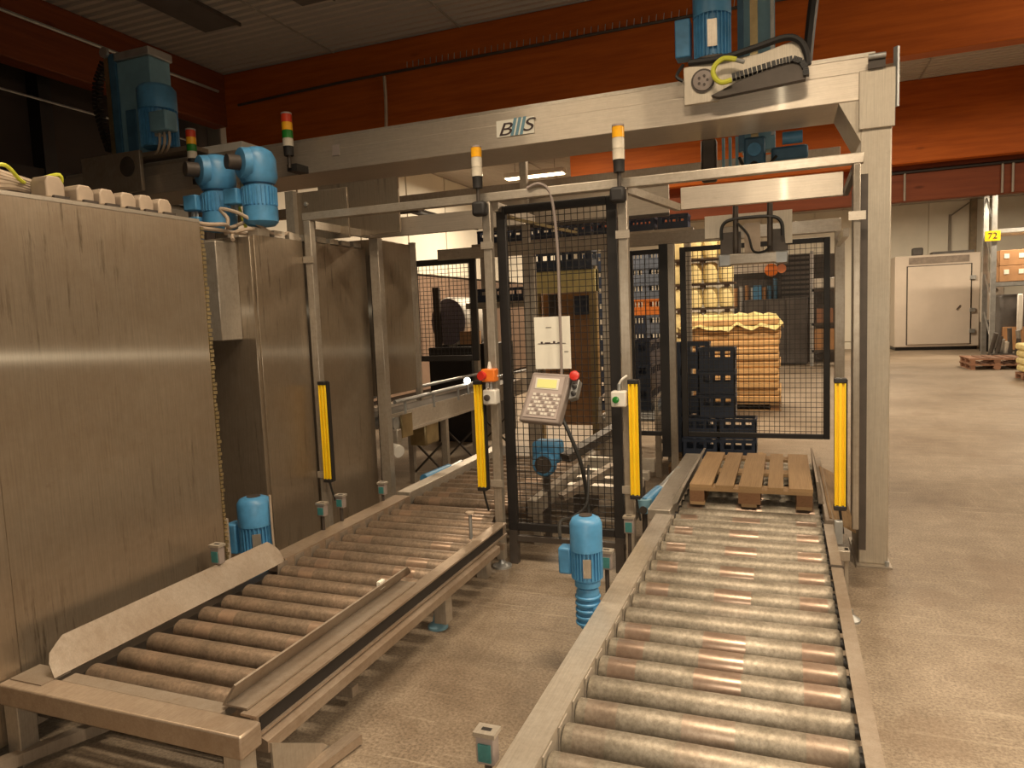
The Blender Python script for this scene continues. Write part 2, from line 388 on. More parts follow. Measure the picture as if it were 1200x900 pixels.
def lamp(i, x, y, z, watts, spread):
    names = ['near the first timber beam at right','behind the timber beam over the right palletising cell','behind the timber beam over the left cell','over the right aisle',
             'set unseen over the keg stacks to brighten them','over the left rear hall','over the right rear hall','before the back wall in the middle','before the back wall at left','above the storage rack','added unseen behind the camera','added as unseen fill above the right conveyor','added as unseen fill above the left conveyor','added unseen as a round globe to light the right timber beam']
    t = thing('ceiling_lamp', 'warm linear ceiling lamp '+names[i], 'lamp', (x,y,z), 'linear ceiling lamps')
    if not spread:  # unseen globe lamp, added to light the right end of the timber beam
        t['label'] = 'unseen round globe lamp added to light the right end of the timber beam'
        MB().lathe((x,y,z-.16),(0,0,1),[(0,.05),(.04,.12),(.12,.16),(.2,.15),(.28,.10),(.30,.05)],18).build('globe', M['lamp_glow'], t); MB().cyl((x,y,z+.16),(x,y,5.5),.012,6).build('hanger', M['steel_dark'], t)
        L = bpy.data.lights.new('lamp_light','POINT'); L.shadow_soft_size = .17; L.energy = watts; L.color = WARM
        o = bpy.data.objects.new('lamp_light', L); COL.objects.link(o); place(o, (x,y,z-.35), t); return
    h = MB().prism([(-.16+y,z),(.16+y,z),(.10+y,z+.12),(-.10+y,z+.12)], 0, x-.75, x+.75).build('housing', M['white'], t)
    B(x-.72,x+.72,y-.12,y+.12,z-.025,z-.002).build('diffuser', M['lamp_glow'], t, bev=.01)
    for s in (-.5,.5): MB().cyl((x+s,y,z+.12),(x+s,y,5.5),.006,5).build('hanger', M['steel_dark'], t)
    L = bpy.data.lights.new('lamp_light','AREA'); L.shape='RECTANGLE'; L.size=1.4; L.size_y=.24; L.energy=watts; L.color=WARM; L.spread=R(spread)
    o = bpy.data.objects.new('lamp_light', L); COL.objects.link(o); place(o, (x,y,z-.04), t)
for i, a in enumerate(LAMPS): lamp(i, *a)

# ================================================================== roller conveyors
def roller_mesh(name, r, length, mat, capr):
    me, c = MB().lathe((-length/2,0,0),(1,0,0),[(0,r*.93),(.006,r),(length-.006,r),(length,r*.93)],24).mesh(name, mat, origin=(0,0,0))
    return me
def end_mesh(r, length):
    me, c = MB().cyl((-length/2-.03,0,0),(length/2+.03,0,0),r*.45,10).mesh('roller_axle', M['sleeve'], origin=(0,0,0)); return me
def rollers(t, ys, xc, z, me, axle):
    for y in ys:
        o = inst('roller', me, (xc, y, z), t, (random.uniform(0,6.28),0,0)); inst('axle', axle, (xc,y,z), o)
# --- right hand conveyor (front section)
zr = .44; RR = .056
me_r = roller_mesh('roller', RR, .90, M['roller_r'], .05); ax_r = end_mesh(RR, .90)
t = thing('roller_conveyor', 'right pallet roller conveyor of grey zinc rollers running up to the pallet', 'conveyor', (-.27, 3, 0))
RY = [2.155+.1657*k for k in range(-5, 16)]
rollers(t, RY, -.245, zr-RR, me_r, ax_r)
rl = MB().prism([(-.815,.46),(-.705,.46),(-.705,.30),(-.712,.30),(-.712,.453),(-.808,.453),(-.808,.27),(-.815,.27)],1,1.2,4.66).build('side_rail', M['steel_y'], t)
rr_ = MB().prism([(.212,.46),(.265,.46),(.265,.27),(.258,.27),(.258,.453),(.212,.453)],1,1.2,4.66).build('side_rail', M['steel_rough'], t)
for y in RY:
    B(-.704,-.699,y-.045,y+.045,.325,.452).build('bearing_plate', M['steel_y'], rl)
B(.205,.27,3.88,3.90,.455,.466).build('rail_joint', M['steel_dark'], rr_)
for x in (-.76,.24):
    for y in (1.5,3.0,4.5):
        l = B(x-.03,x+.03,y-.03,y+.03,.05,.30).build('leg', M['steel_z'], t); MB().lathe((x,y,0),(0,0,1),[(0,.055),(.012,.055),(.03,.02),(.06,.015)],14).build('foot', M['rubber'], l)
for y in (1.5,3.0,4.5): B(-.80,.25,y-.02,y+.02,.14,.18).build('cross_tube', M['steel_x'], t)
# bracket and levelling foot standing right of the rail
l = B(.305,.325,4.30,4.34,.06,.42).build('leg', M['steel_z'], t); MB().lathe((.33,4.32,0),(0,0,1),[(0,.06),(.015,.06),(.04,.025),(.07,.02)],14).build('foot', M['galv'], l)
B(.265,.33,4.28,4.36,.36,.42).build('bracket', M['steel_z'], t, bev=.004)
B(.265,.31,4.52,4.56,.38,.52).build('bracket', M['galv'], t, bev=.004)
# --- rear section carrying the pallet
t = thing('roller_conveyor', 'rear roller conveyor section underneath the wooden pallet', 'conveyor', (-.27, 5.7, 0))
rollers(t, [4.75+.1657*k for k in range(12)], -.245, zr-RR, me_r, ax_r)
l = B(-.88,-.73,4.72,6.7,.40,.47).build('side_rail', M['steel_y'], t, bev=.004); B(.225,.275,4.72,6.7,.30,.47).build('side_rail', M['steel_rough'], t, bev=.004)
MB().prism([(-.735,.47),(-.70,.49),(-.655,.60),(-.672,.60),(-.735,.50)],1,4.85,6.3).build('guide', M['steel_y'], t)
MB().prism([(.20,.47),(.235,.47),(.20,.62),(.186,.62)],1,5.1,6.35).build('guide', M['steel_rough'], t)
MB().prism([(.25,.48),(.40,.40),(.40,.385),(.25,.465)],1,4.75,6.3).build('guide', M['pallet_wood'], t)
for x in (-.80,.25):
    for y in (4.95,6.5): B(x-.03,x+.03,y-.03,y+.03,0,.40).build('leg', M['steel_z'], t)
# --- left hand conveyor
zl = .36; RL = .050
me_l = roller_mesh('roller', RL, .96, M['roller_l'], .05); ax_l = end_mesh(RL, .96)
t = thing('roller_conveyor', 'left roller conveyor of rusty brown rollers beside the sheet steel cabinets', 'conveyor', (-2.4, 3.2, 0))
rollers(t, [2.115+.1605*k for k in range(0, 16)], -2.365, zl-RL, me_l, ax_l)
me_s = roller_mesh('roller', RL, .85, M['roller_l'], .05); ax_s = end_mesh(RL, .80)
rollers(t, [2.115+.1605*k for k in range(16, 18)], -2.42, zl-RL, me_s, ax_s)
lr = MB().prism([(-3.0,.39),(-2.86,.39),(-2.86,.25),(-2.868,.25),(-2.868,.382),(-2.992,.382),(-2.992,.20),(-3.0,.20)],1,3.43,4.98).build('side_rail', M['steel_warm'], t)
B(-3.0,-2.93,1.96,3.43,.18,.30).build('side_rail', M['steel_dark'], t)  # dark colour stands for the shade under the overhanging guide plate
for k in range(8, 18): y = 2.115+.1605*k; B(-2.861,-2.856,y-.045,y+.045,.27,.378).build('bearing_plate', M['steel_rough'], lr)
def sheet(rows, th=.004):
    'bent sheet from rows of points, given a small thickness'
    mb = MB(); n_ = len(rows[0]); a = [p for r_ in rows for p in r_]; b_ = [(p[0]-th,p[1],p[2]-th) for p in a]; N_ = len(a)
    f_ = [(i*n_+k,i*n_+k+1,(i+1)*n_+k+1,(i+1)*n_+k) for i in range(len(rows)-1) for k in range(n_-1)]
    f_ += [tuple(N_+q for q in reversed(x)) for x in f_]
    rim = [k for k in range(n_)]+[i*n_+n_-1 for i in range(1,len(rows))]+[(len(rows)-1)*n_+k for k in range(n_-2,-1,-1)]+[i*n_ for i in range(len(rows)-2,0,-1)]
    f_ += [(rim[k],N_+rim[k],N_+rim[(k+1)%len(rim)],rim[(k+1)%len(rim)]) for k in range(len(rim))]
    return mb.add(a, f_)
def sheet_full(rows, th=.004):
    n_ = len(rows[0]); mb = sheet(rows, th); mb.v += [(p[0]-th,p[1],p[2]-th) for p in mb.v[:]]; return mb
sheet_full([[(-2.865,1.955,.372),(-2.905,1.965,.425),(-2.925,1.985,.46),(-2.945,2.04,.487)],[(-2.865,2.02,.372),(-2.905,2.03,.43),(-2.93,2.04,.465),(-2.955,2.07,.50)],[(-2.865,3.40,.372),(-2.905,3.40,.43),(-2.93,3.40,.465),(-2.955,3.39,.50)],[(-2.87,3.43,.38),(-2.905,3.44,.43),(-2.93,3.43,.46),(-2.95,3.41,.485)]]).build('guide_plate', M['steel_rough'], t)
MB().prism([(1.955,.33),(2.04,.33),(2.045,.35),(2.03,.362),(1.965,.362)],0,-2.84,-1.99).build('end_plate', M['steel_rough'], t)
B(-3.06,-2.87,1.90,2.03,.362,.37).build('foot_plate', M['steel_rough'], t)
rc = MB().prism([(-1.90,.375),(-1.825,.375),(-1.825,.365),(-1.84,.365),(-1.84,.30),(-1.825,.30),(-1.825,.29),(-1.855,.29),(-1.855,.365),(-1.90,.365)],1,1.97,4.50).build('side_rail', M['steel_warm'], t)
B(-1.839,-1.836,2.0,4.45,.302,.363).build('slot', M['black'], rc)
MB().prism([(-1.84,.285),(-1.80,.27),(-1.80,.225),(-1.855,.225),(-1.855,.285)],1,1.99,4.3).build('lower_rail', M['steel_warm'], t)
gr = MB(); gr.prism([(-2.005,.378),(-1.94,.47),(-1.932,.467),(-1.985,.386),(-1.885,.386),(-1.885,.378)],1,1.99,3.30)
gr.build('guide_plate', M['steel_rough'], t)
MB().add([(-2.005,3.30,.378),(-1.94,3.30,.47),(-1.985,3.42,.40),(-1.985,3.42,.385)],[(0,1,2,3)]).add([(-2.006,3.30,.376),(-1.942,3.30,.472),(-1.99,3.421,.4),(-1.99,3.421,.383)],[(0,1,2,3)]).build('guide_end', M['steel_warm'], t)
B(-1.975,-1.955,3.05,3.10,.43,.47).build('sticker', M['paper'], t)
B(-3.075,-1.80,1.855,1.965,.275,.365).build('front_beam', M['steel_warm'], t, bev=.008)
for x, y, ft in ((-3.03,1.91,0),(-1.86,1.91,0),(-1.86,3.55,1),(-2.93,3.3,1),(-2.93,4.7,1),(-1.98,4.42,0)):
    l = B(x-.04,x+.04,y-.04,y+.04,.06 if ft else 0,.275 if y < 2 else .225).build('leg', M['steel_z'], t, bev=.004)
    if ft: MB().lathe((x-.06,y+.04,0),(0,0,1),[(0,.06),(.015,.06),(.04,.03),(.09,.02)],16).build('foot', M['blue_pale'], l)
for y in (2.9,3.9,4.5): B(-2.95,-1.85,y-.02,y+.02,.18,.22).build('cross_tube', M['steel_warm'], t)
MB().prism([(2.0,.26),(2.30,.08),(2.38,.0),(2.0,.0)],0,-1.80,-1.79).build('gusset_plate', M['steel_z'], t)
MB().bar((-1.80,2.05,.03),(-1.73,2.45,.03),.06,.04).build('floor_bracket', M['steel_warm'], t)
MB().bar((-3.0,2.2,.08),(-1.9,2.2,.08),.05,.05).bar((-3.0,2.7,.08),(-1.9,2.7,.08),.05,.05).build('floor_tube', M['steel_rough'], t)
MB().bar((-3.05,1.75,.05),(-2.7,2.5,.06),.05,.05).build('floor_tube', M['steel_rough'], t)
MB().cyl((-1.955,4.18,.30),(-1.955,4.18,.52),.012,8).build('reflector_rod', M['galv'], t)
MB().lathe((-1.955,4.18,.52),(0,0,1),[(0,.03),(.012,.03),(.016,.01)],12).build('rod_head', M['cable_beige'], t)
B(-1.99,-1.92,4.14,4.22,.24,.31).build('rod_clamp', M['grey_pl'], t, bev=.01)
# --- left inner section
t = thing('roller_conveyor', 'far left roller conveyor section behind the light gate', 'conveyor', (-2.4, 5.9, 0))
me_i = roller_mesh('roller', RL, .98, M['roller_l'], .05)
rollers(t, [5.1+.1605*k for k in range(12)], -2.38, zl-RL, me_i, ax_l)
B(-3.02,-2.90,5.05,7.1,.30,.40).build('side_rail', M['steel_y'], t, bev=.004); B(-1.87,-1.80,5.05,7.1,.26,.39).build('side_rail', M['steel_y'], t, bev=.004)
for x in (-2.95,-1.84):
    for y in (5.2,6.9): B(x-.03,x+.03,y-.03,y+.03,0,.28).build('leg', M['steel_z'], t)

# ================================================================== pallets
def pallet_meshes(mw, mk, jig=0):
    top = B(0,1,0,1,0,1).mesh('board', mw, origin=(.5,.5,0), smooth=False)[0]
    blk = B(0,1,0,1,0,1).mesh('block', mk, origin=(.5,.5,0), smooth=False)[0]
    return top, blk
PM = pallet_meshes(M['pallet_wood'], M['pallet_block']); PMR = pallet_meshes(M['pallet_red'], M['pallet_red'])
def pallet(label, x, y, z, rz=0, pm=PM, L=1.2, W=.8, gaps=None, cat='pallet'):
    """boards run along local y (length L), width W along x"""
    t = thing('wooden_pallet', label, cat, (x,y,z)); t.rotation_euler = (0,0,rz)
    def pc(nm, me, cx, cy, cz, sx, sy, sz):
        o = bpy.data.objects.new(nm, me); COL.objects.link(o); o.parent = t; o.location = (cx,cy,cz); o.scale = (sx,sy,sz)
        o.rotation_euler = (0,0,random.uniform(-.006,.006)); WLOC[o.name] = Vector((x+cx,y+cy,z+cz))
    bx = gaps or [(-.3275,.145),(-.165,.10),(0,.145),(.165,.10),(.3275,.145)]
    for cx, wd in bx: pc('board', pm[0], cx*W/.8, 0, .122, wd*W/.8, L, .022)
    for cy in (-.5275,0,.5275): pc('cross_board', pm[0], 0, cy*L/1.2, .100, W, .145, .022)
    for cx in (-.35,0,.35):
        for cy in (-.5275,0,.5275): pc('block', pm[1], cx*W/.8, cy*L/1.2, .022, .10 if cx else .145, .145, .078)
        pc('bottom_board', pm[0], cx*W/.8, 0, 0, .10, L, .022)
    return t
pallet('weathered wooden pallet lying on the right roller conveyor', -.238, 5.62, zr, 0, gaps=[(-.325,.15),(-.165,.12),(.005,.15),(.165,.10),(.325,.15)])

# ================================================================== sheet steel cabinets, left
t = thing('steel_cabinet', 'large brushed sheet steel cabinet filling the left edge', 'cabinet', (-3.5, 2.3, 0))
B(-4.3,-3.115,.6,3.16,.08,2.40).build('body', M['steel_rough'], t)
B(-3.115,-3.10,1.975,3.20,.20,2.41).build('panel', M['steel_panel'], t, bev=.003)
B(-3.115,-3.085,.6,1.965,.08,2.41).build('panel', M['steel_panel'], t, bev=.003)
mb = MB()
for k in range(90):
    z = .22+2.17*k/90; mb.box(-3.11,-3.095+random.uniform(-.004,.004),3.20,3.222+random.uniform(-.004,.006),z,z+.018)
mb.build('edge_gasket', M['brass'], t, stuff=True)
B(-3.14,-3.10,.7,3.20,2.405,2.425).build('top_lip', M['steel_y'], t)
mb = B(-3.9,-3.2,.6,.65,0,.08).box(-3.9,-3.2,3.0,3.05,0,.08); mb.build('plinth', M['steel_dark'], t)
t = thing('steel_cabinet', 'narrow steel cabinet behind the blue motor with a small box on its side', 'cabinet', (-3.9, 4.35, 0))
B(-4.5,-3.485,4.04,4.62,.0,2.44).build('body', M['steel_panel'], t, bev=.004)
B(-3.485,-3.47,4.07,4.61,.1,2.45).build('panel', M['steel_panel'], t, bev=.003)
B(-3.83,-3.60,3.84,4.04,1.72,2.40).build('side_box', M['steel_z'], t, bev=.006)
t = thing('steel_cabinet', 'steel cabinet next to the first yellow light curtain', 'cabinet', (-3.9, 5.1, 0))
B(-4.5,-3.485,4.70,5.5,0,2.45).build('body', M['steel_panel'], t, bev=.004)
B(-3.485,-3.47,4.72,5.49,.1,2.46).build('panel', M['steel_panel'], t, bev=.003)
mb = MB(); 
for k in range(8): mb.box(-3.56,-3.47,4.12+.17*k,4.24+.17*k,2.45,2.50)
mb.build('top_clips', M['steel_x'], t)
t = thing('steel_cabinet', 'brown tinted steel cabinet side beyond the second gate post', 'cabinet', (-3.9, 6.0, 0))
B(-4.5,-3.485,5.68,6.35,1.12,2.56).build('body', M['steel_panel'], t, bev=.004)
B(-3.50,-3.44,6.33,6.37,1.0,2.58).build('corner_post', M['steel_z'], t)
t = thing('bolted_housing', 'bolted steel housing above the cabinets under the portal beam', 'machine', (-3.6, 5.0, 2.46))
B(-3.87,-3.79,4.95,5.02,2.5,2.91).build('post', M['steel_z'], t)
B(-3.79,-3.30,5.0,5.02,2.50,2.90).build('plate', M['steel_panel'], t, bev=.003)
MB().lathe((-3.70,5.0,2.80),(0,-1,0),[(0,.018),(.012,.018),(.016,.01)],8).build('bolt', M['galv'], t)
B(-3.79,-3.0,5.3,5.32,2.55,3.0).build('plate', M['steel_panel'], t)
# connector boxes on the large cabinet
names = ['first','second','third','fourth','fifth','last']
for k, (y, s) in enumerate([(2.37,1.25),(2.52,1),(2.64,1),(2.76,1),(2.87,1.05),(2.99,1)]):
    t = thing('connector_box', names[k]+' grey connector box from the left on the cabinet top edge', 'connector', (-3.17,y,2.425), 'connector boxes on the cabinet')
    h = .075*s
    MB().prism([(y-.045,2.432),(y+.045,2.432),(y+.045,2.425+h*.75),(y+.025,2.425+h+.01),(y-.03,2.425+h+.01),(y-.045,2.425+h*.8)],0,-3.23,-3.125).build('hood', M['cable_beige'], t, bev=.006)
    B(-3.25,-3.11,y-.02,y+.055,2.425,2.44).build('base', M['steel_dark'], t)
    MB().cyl((-3.23,y,2.46),(-3.30,y+.01,2.46),.018,8).build('gland', M['steel_dark'], t)
for k in range(5):
    dz = .02*k
    pts = [(-3.22-.03*k,1.2,2.46+dz),(-3.2-.04*k,1.8+.02*k,2.50+dz+.01*random.random()),(-3.22-.02*k,2.1,2.46+dz*1.3),(-3.28,2.3,2.48+dz*.6),(-3.32,2.5+.08*k,2.46),(-3.30,2.38+.13*k,2.46)]
    tag(MB().tube(pts,.014,7).build('cable', M['cable_beige']), ['beige cable lying lowest','beige cable second from below','beige cable in the middle','beige cable second from the top','beige cable lying uppermost'][k]+' in the bundle on the large cabinet', 'cable', 'cables on the large cabinet')
tag(MB().tube([(-3.3,2.05,2.47),(-3.22,2.12,2.53),(-3.2,2.2,2.555),(-3.25,2.3,2.51),(-3.3,2.38,2.52),(-3.22,2.47,2.56),(-3.28,2.5,2.48)],.009,7).build('earth_cable', M['cable_green']), 'yellow green earth cable looped over the cabinet top', 'cable')
loops = [[(-3.25,3.15,2.44),(-3.35,3.5,2.45),(-3.42,3.75,2.48),(-3.6,4.0,2.50),(-3.6,4.2,2.56),(-3.5,4.3,2.48)],
         [(-3.3,3.18,2.46),(-3.32,3.4,2.42),(-3.42,3.7,2.44),(-3.55,3.95,2.46),(-3.6,4.3,2.47)],
         [(-3.52,3.86,2.44),(-3.62,4.0,2.56),(-3.66,3.98,2.63),(-3.56,4.05,2.60),(-3.48,4.15,2.52),(-3.5,4.3,2.48)],
         [(-3.50,3.9,2.40),(-3.56,3.98,2.46),(-3.5,4.15,2.50),(-3.48,4.35,2.47),(-3.5,4.5,2.50),(-3.48,4.6,2.46)]]
for k, p in enumerate(loops):
    tag(MB().tube(p,.013,7).build('cable', M['cable_beige']), ['beige cable crossing the gap between the cabinets','lower beige cable hanging in the gap between the cabinets','beige cable looped high beside the blue gear motors','beige cable coiled on the narrow cabinet edge'][k], 'cable', 'cables between the cabinets')

# ================================================================== motors
def motor_up(t, x, y, zb, r, hb, hf, tb=None, plate=True):
    """vertical motor: finned body of height hb, smooth fan cover of height hf on top"""
    b = MB().cyl((x,y,zb),(x,y,zb+hb),r*.86,20)
    for k in range(26):
        a = 2*math.pi*k/26; c, s = math.cos(a), math.sin(a)
        b.bar((x+c*r*.92,y+s*r*.92,zb+.01),(x+c*r*.92,y+s*r*.92,zb+hb),.006,r*.16,(c,s,0))
    b.build('finned_body', M['blue'], t)
    MB().lathe((x,y,zb+hb),(0,0,1),[(0,r*1.02),(hf*.78,r*1.02),(hf*.93,r*.86),(hf,r*.55)],28).build('fan_cover', M['blue'], t)
    MB().lathe((x,y,zb+hb+hf),(0,0,1),[(0,r*.42),(.004,r*.42)],18).build('fan_grille', M['steel_dark'], t)
    if tb:
        dx, dy = tb; cx, cy = x+dx*r*1.35, y+dy*r*1.35
        B(cx-r*.42,cx+r*.42,cy-r*.5,cy+r*.5,zb+hb*.15,zb+hb*1.05).build('terminal_box', M['blue'], t, bev=.01)
    if plate:
        v = Vector((-x,-y,0)).normalized(); q = Vector((x,y,0))+v*r*1.0+Vector((0,0,zb+hb*.2)); a = v.cross(Vector((0,0,1)))
        MB().bar(q, q+Vector((0,0,hb*.62)), r*.5, .004, v).build('name_plate', M['steel_z'], t)
t = thing('gear_motor', 'bright blue vertical gear motor standing beside the right conveyor', 'motor', (-.905,3.2,.30))
x, y = -.893, 3.2
MB().lathe((x,y,.50),(0,0,1),[(0,.045),(.01,.062),(.035,.062),(.04,.055)],20).build('flange', M['blue'], t)
g = MB().lathe((x,y,.30),(0,0,1),[(0,.04),(.03,.052),(.18,.056),(.20,.05)],18); g.build('gearbox', M['blue'], t)
for k in range(5): MB().lathe((x,y,.32+.032*k),(0,0,1),[(0,.058),(.004,.062),(.012,.062),(.016,.058)],20).build('cooling_rib', M['blue'], t)
B(x+.03,x+.12,y-.05,y+.05,.32,.42).build('output_housing', M['blue'], t, bev=.012)
motor_up(t, x, y, .54, .076, .145, .165, (-1.0,.05))
MB().tube([(x-.13,y+.0,.73),(x-.22,y+.3,.72),(x-.30,y+.8,.6),(x-.35,y+1.3,.55),(x-.4,y+1.55,.75)],.009,6).build('power_cable', M['cable_black'], t)
t = thing('gear_motor', 'blue vertical motor between the cabinets at the left conveyor', 'motor', (-3.30,3.66,.05))
x, y = -3.31, 3.70
MB().lathe((x,y,.05),(0,0,1),[(0,.07),(.15,.075),(.18,.09),(.22,.09)],18).build('gearbox', M['blue'], t)
motor_up(t, x, y, .27, .108, .225, .19, (-1.0,-.2))
MB().tube([(x-.16,y-.1,.55),(x-.14,y-.12,.3),(x-.1,y-.15,.05)],.02,6).build('corrugated_hose', M['cable_beige'], t)
MB().tube([(x+.135,y,.70),(x+.135,y,.45),(x+.14,y,.25)],.008,6).build('cable', M['cable_beige'], t)
# pair of gear motors hanging above the cabinets
def gear_head(label, x, y, z, sc):
    t = thing('gear_motor', label, 'motor', (x,y,z-.30*sc), 'blue gear motors above the cabinets')
    k = sc
    MB().lathe((x,y,z+.02*k),(0,0,1),[(0,.13*k),(.05*k,.155*k),(.20*k,.15*k),(.26*k,.12*k),(.29*k,.07*k)],18).build('gearbox', M['blue'], t)
    MB().lathe((x-.02*k,y-.10*k,z+.17*k),(-.45,-.9,0),[(0,.13*k),(.06*k,.12*k),(.065*k,.06*k)],18).build('gear_flange', M['blue'], t)
    MB().lathe((x-.05*k,y-.16*k,z+.17*k),(-.45,-.9,0),[(0,.06*k),(.10*k,.06*k)],14).build('output_shaft', M['steel_dark'], t)
    MB().cyl((x,y,z-.01),(x,y,z+.03*k),.11*k,16).build('neck', M['blue_dark'], t)
    b = MB().cyl((x,y,z-.17*k),(x,y,z),.125*k,20)
    for q in range(26):
        a = 2*math.pi*q/26; c, s = math.cos(a), math.sin(a)
        b.bar((x+c*.132*k,y+s*.132*k,z-.16*k),(x+c*.132*k,y+s*.132*k,z-.01),.01*k,.02*k,(c,s,0))
    b.build('finned_body', M['blue'], t)
    MB().lathe((x,y,z-.17*k),(0,0,-1),[(0,.14*k),(.12*k,.14*k),(.15*k,.11*k),(.16*k,.05*k)],22).build('fan_cover', M['blue'], t)
    B(x-.24*k,x-.10*k,y-.16*k,y-.02*k,z-.15*k,z-.02*k).build('terminal_box', M['blue'], t, bev=.01)
    for d in (-.2,-.16): MB().cyl((x+d*k,y-.10*k,z-.15*k),(x+d*k,y-.10*k,z-.21*k),.014*k,8).build('gland', M['galv'], t)
gear_head('left of the two blue gear motors above the narrow cabinet', -3.87, 4.2, 2.79, .86)
gear_head('right of the two blue gear motors above the narrow cabinet', -3.50, 4.2, 2.80, .86)
tag(B(-3.72,-3.65,4.25,4.40,2.74,3.02).build('oil_canister', M['brass'], bev=.02), 'beige canister between the two blue gear motors', 'canister')
tag(MB().tube([(-3.70,4.2,2.74),(-3.67,4.18,2.66),(-3.63,4.16,2.58),(-3.60,4.16,2.50)],.012,6).build('earth_cable', M['cable_green']), 'thin yellow green cable hanging between the blue gear motors', 'cable')
for x, l in ((-4.18,'small blue motor end left of the gear motors above the cabinet'),(-4.02,'small blue terminal box beside the left gear motor')):
    t = thing('small_motor', l, 'motor', (x,4.15,2.47)); B(x-.055,x+.055,4.08,4.2,2.52,2.62).build('terminal_box', M['blue'], t, bev=.01); MB().cyl((x,4.14,2.45),(x,4.14,2.53),.03,10).build('neck', M['blue_dark'], t)

# ================================================================== portal with lifting carriages
t = thing('portal_frame', 'large steel portal beam on a wide right post spanning both cells', 'frame', (-.5,5.6,0))
p = B(.463,.645,5.31,5.86,.012,3.12).build('post', M['steel_post'], t, bev=.008)
bp_ = B(.445,.665,5.25,5.9,0,.014).build('base_plate', M['steel_z'], t)
MB().cyl((.635,5.28,.012),(.635,5.28,.045),.014,8).build('anchor_bolt', M['galv'], bp_)
B(-6.95,-6.77,5.31,5.86,0,3.12).build('post', M['steel_post'], t, bev=.008)
bm_ = B(-6.95,.645,5.31,5.88,3.12,3.30).build('beam', M['steel_beam'], t, bev=.006)
B(-6.95,.60,5.34,5.85,3.30,3.40).build('beam_rail', M['steel_beam'], t, bev=.006)
B(-6.9,.55,5.36,5.40,3.40,3.43).build('running_rail', M['steel_x'], t)
MB().prism([(.463,3.12),(.33,3.12),(.463,2.86)],1,5.315,5.85).build('corner_gusset', M['steel_post'], t)
B(.45,.66,5.29,5.31,2.93,3.30).build('end_plate', M['steel_post'], t, bev=.004)
B(.50,.60,5.27,5.29,3.30,3.37).build('end_stop', M['steel_dark'], t); MB().cyl((.50,5.26,3.37),(.60,5.26,3.37),.018,10).build('buffer', M['galv'], t)
MB().bar((.665,5.30,3.05),(.665,5.30,3.42),.02,.03).build('cable_bracket', M['galv'], t)
B(-3.62,-3.55,5.303,5.309,3.24,3.33).build('cover_plate', M['grey_pl'], t)
B(-2.10,-1.79,5.303,5.308,3.20,3.325).build('sticker', M['paper'], t)
def text(s, loc, size, mat, parent, rot, name='lettering', shear=0, ext=.001, sx=1):
    c = bpy.data.curves.new(name,'FONT'); c.body = s; c.size = size; c.extrude = ext; c.shear = shear; c.align_x='CENTER'; c.align_y='CENTER'
    o = bpy.data.objects.new('tmp', c); COL.objects.link(o)
    dg = bpy.context.evaluated_depsgraph_get(); me = bpy.data.meshes.new_from_object(o.evaluated_get(dg))
    bpy.data.objects.remove(o); me.materials.clear(); me.materials.append(mat)
    o = bpy.data.objects.new(name, me); COL.objects.link(o); place(o, loc, parent); o.rotation_euler = rot; o.scale = (sx,1,1); return o
text('B', (-2.035,5.300,3.25), .135, M['ink'], t, (R(90),0,0), shear=.3, sx=1.5)
text('S', (-1.845,5.300,3.262), .135, M['ink'], t, (R(90),0,0), shear=.3, sx=1.5)
mb = MB()
for k in range(3): x = -1.985+.038*k; mb.prism([(x,3.20),(x+.024,3.20),(x+.058,3.33),(x+.034,3.33)],1,5.300,5.304)
mb.build('lettering', M['blue_pale'], t)
B(-5.9,-4.7,5.45,5.75,3.40,3.53).build('cable_duct', M['white'], t, bev=.006)

# right carriage
t = thing('lifting_carriage', 'right lifting carriage with blue motor and column riding on the portal beam', 'carriage', (-.26,5.4,3.12))
cp = MB().prism([(-.655,3.22),(-.43,3.22),(-.38,3.26),(.12,3.28),(.135,3.50),(.05,3.535),(-.15,3.49),(-.655,3.475)],1,5.22,5.25).build('side_plate', M['steel_post'], t, bev=.004)
MB().lathe((-.525,5.222,3.365),(0,-1,0),[(0,.075),(.008,.08),(.012,.08)],24).build('wheel_opening', M['steel_dark'], cp)
w_ = MB().lathe((-.525,5.214,3.365),(0,-1,0),[(0,.066),(.012,.066),(.014,.045)],24).build('wheel', M['grey_pl'], cp)
for k in range(5):
    a = 2*math.pi*k/5; MB().cyl((-.525+.03*math.cos(a),5.20,3.365+.03*math.sin(a)),(-.525+.03*math.cos(a),5.195,3.365+.03*math.sin(a)),.009,8).build('bolt', M['steel_dark'], w_)
MB().prism([(-.47,3.245),(-.42,3.225),(.125,3.26),(.13,3.33),(.09,3.375),(-.03,3.385),(-.30,3.31)],1,5.16,5.215).build('chain_tray', M['steel_dark'], t, bev=.004)
ch = MB(); path = [(-.33,3.345),(-.2,3.365),(-.05,3.39),(.05,3.40),(.10,3.375),(.125,3.33),(.13,3.27)]
pts = []
for i in range(len(path)-1):
    for k in range(5): q = k/5; pts.append((path[i][0]*(1-q)+path[i+1][0]*q, path[i][1]*(1-q)+path[i+1][1]*q))
for a, b in zip(pts[:-1], pts[1:]): ch.bar((a[0],5.17,a[1]),(a[0]*.2+b[0]*.8,5.17,a[1]*.2+b[1]*.8),.06,.035)
ch.build('cable_chain', M['black'], t, stuff=True)
MB().tube([(-.62,5.22,3.50),(-.4,5.20,3.49),(-.2,5.2,3.52),(.0,5.2,3.555),(.09,5.2,3.52),(.13,5.2,3.44),(.14,5.2,3.36)],.022,7).build('corrugated_hose', M['rubber'], t)
MB().tube([(-.60,5.24,3.51),(-.35,5.21,3.50),(-.15,5.2,3.535),(.05,5.2,3.56)],.014,6).build('cable', M['cable_black'], t)
MB().tube([(-.66,5.24,3.5),(-.70,5.2,3.42),(-.66,5.2,3.38)],.012,6).build('cable', M['cable_black'], t)
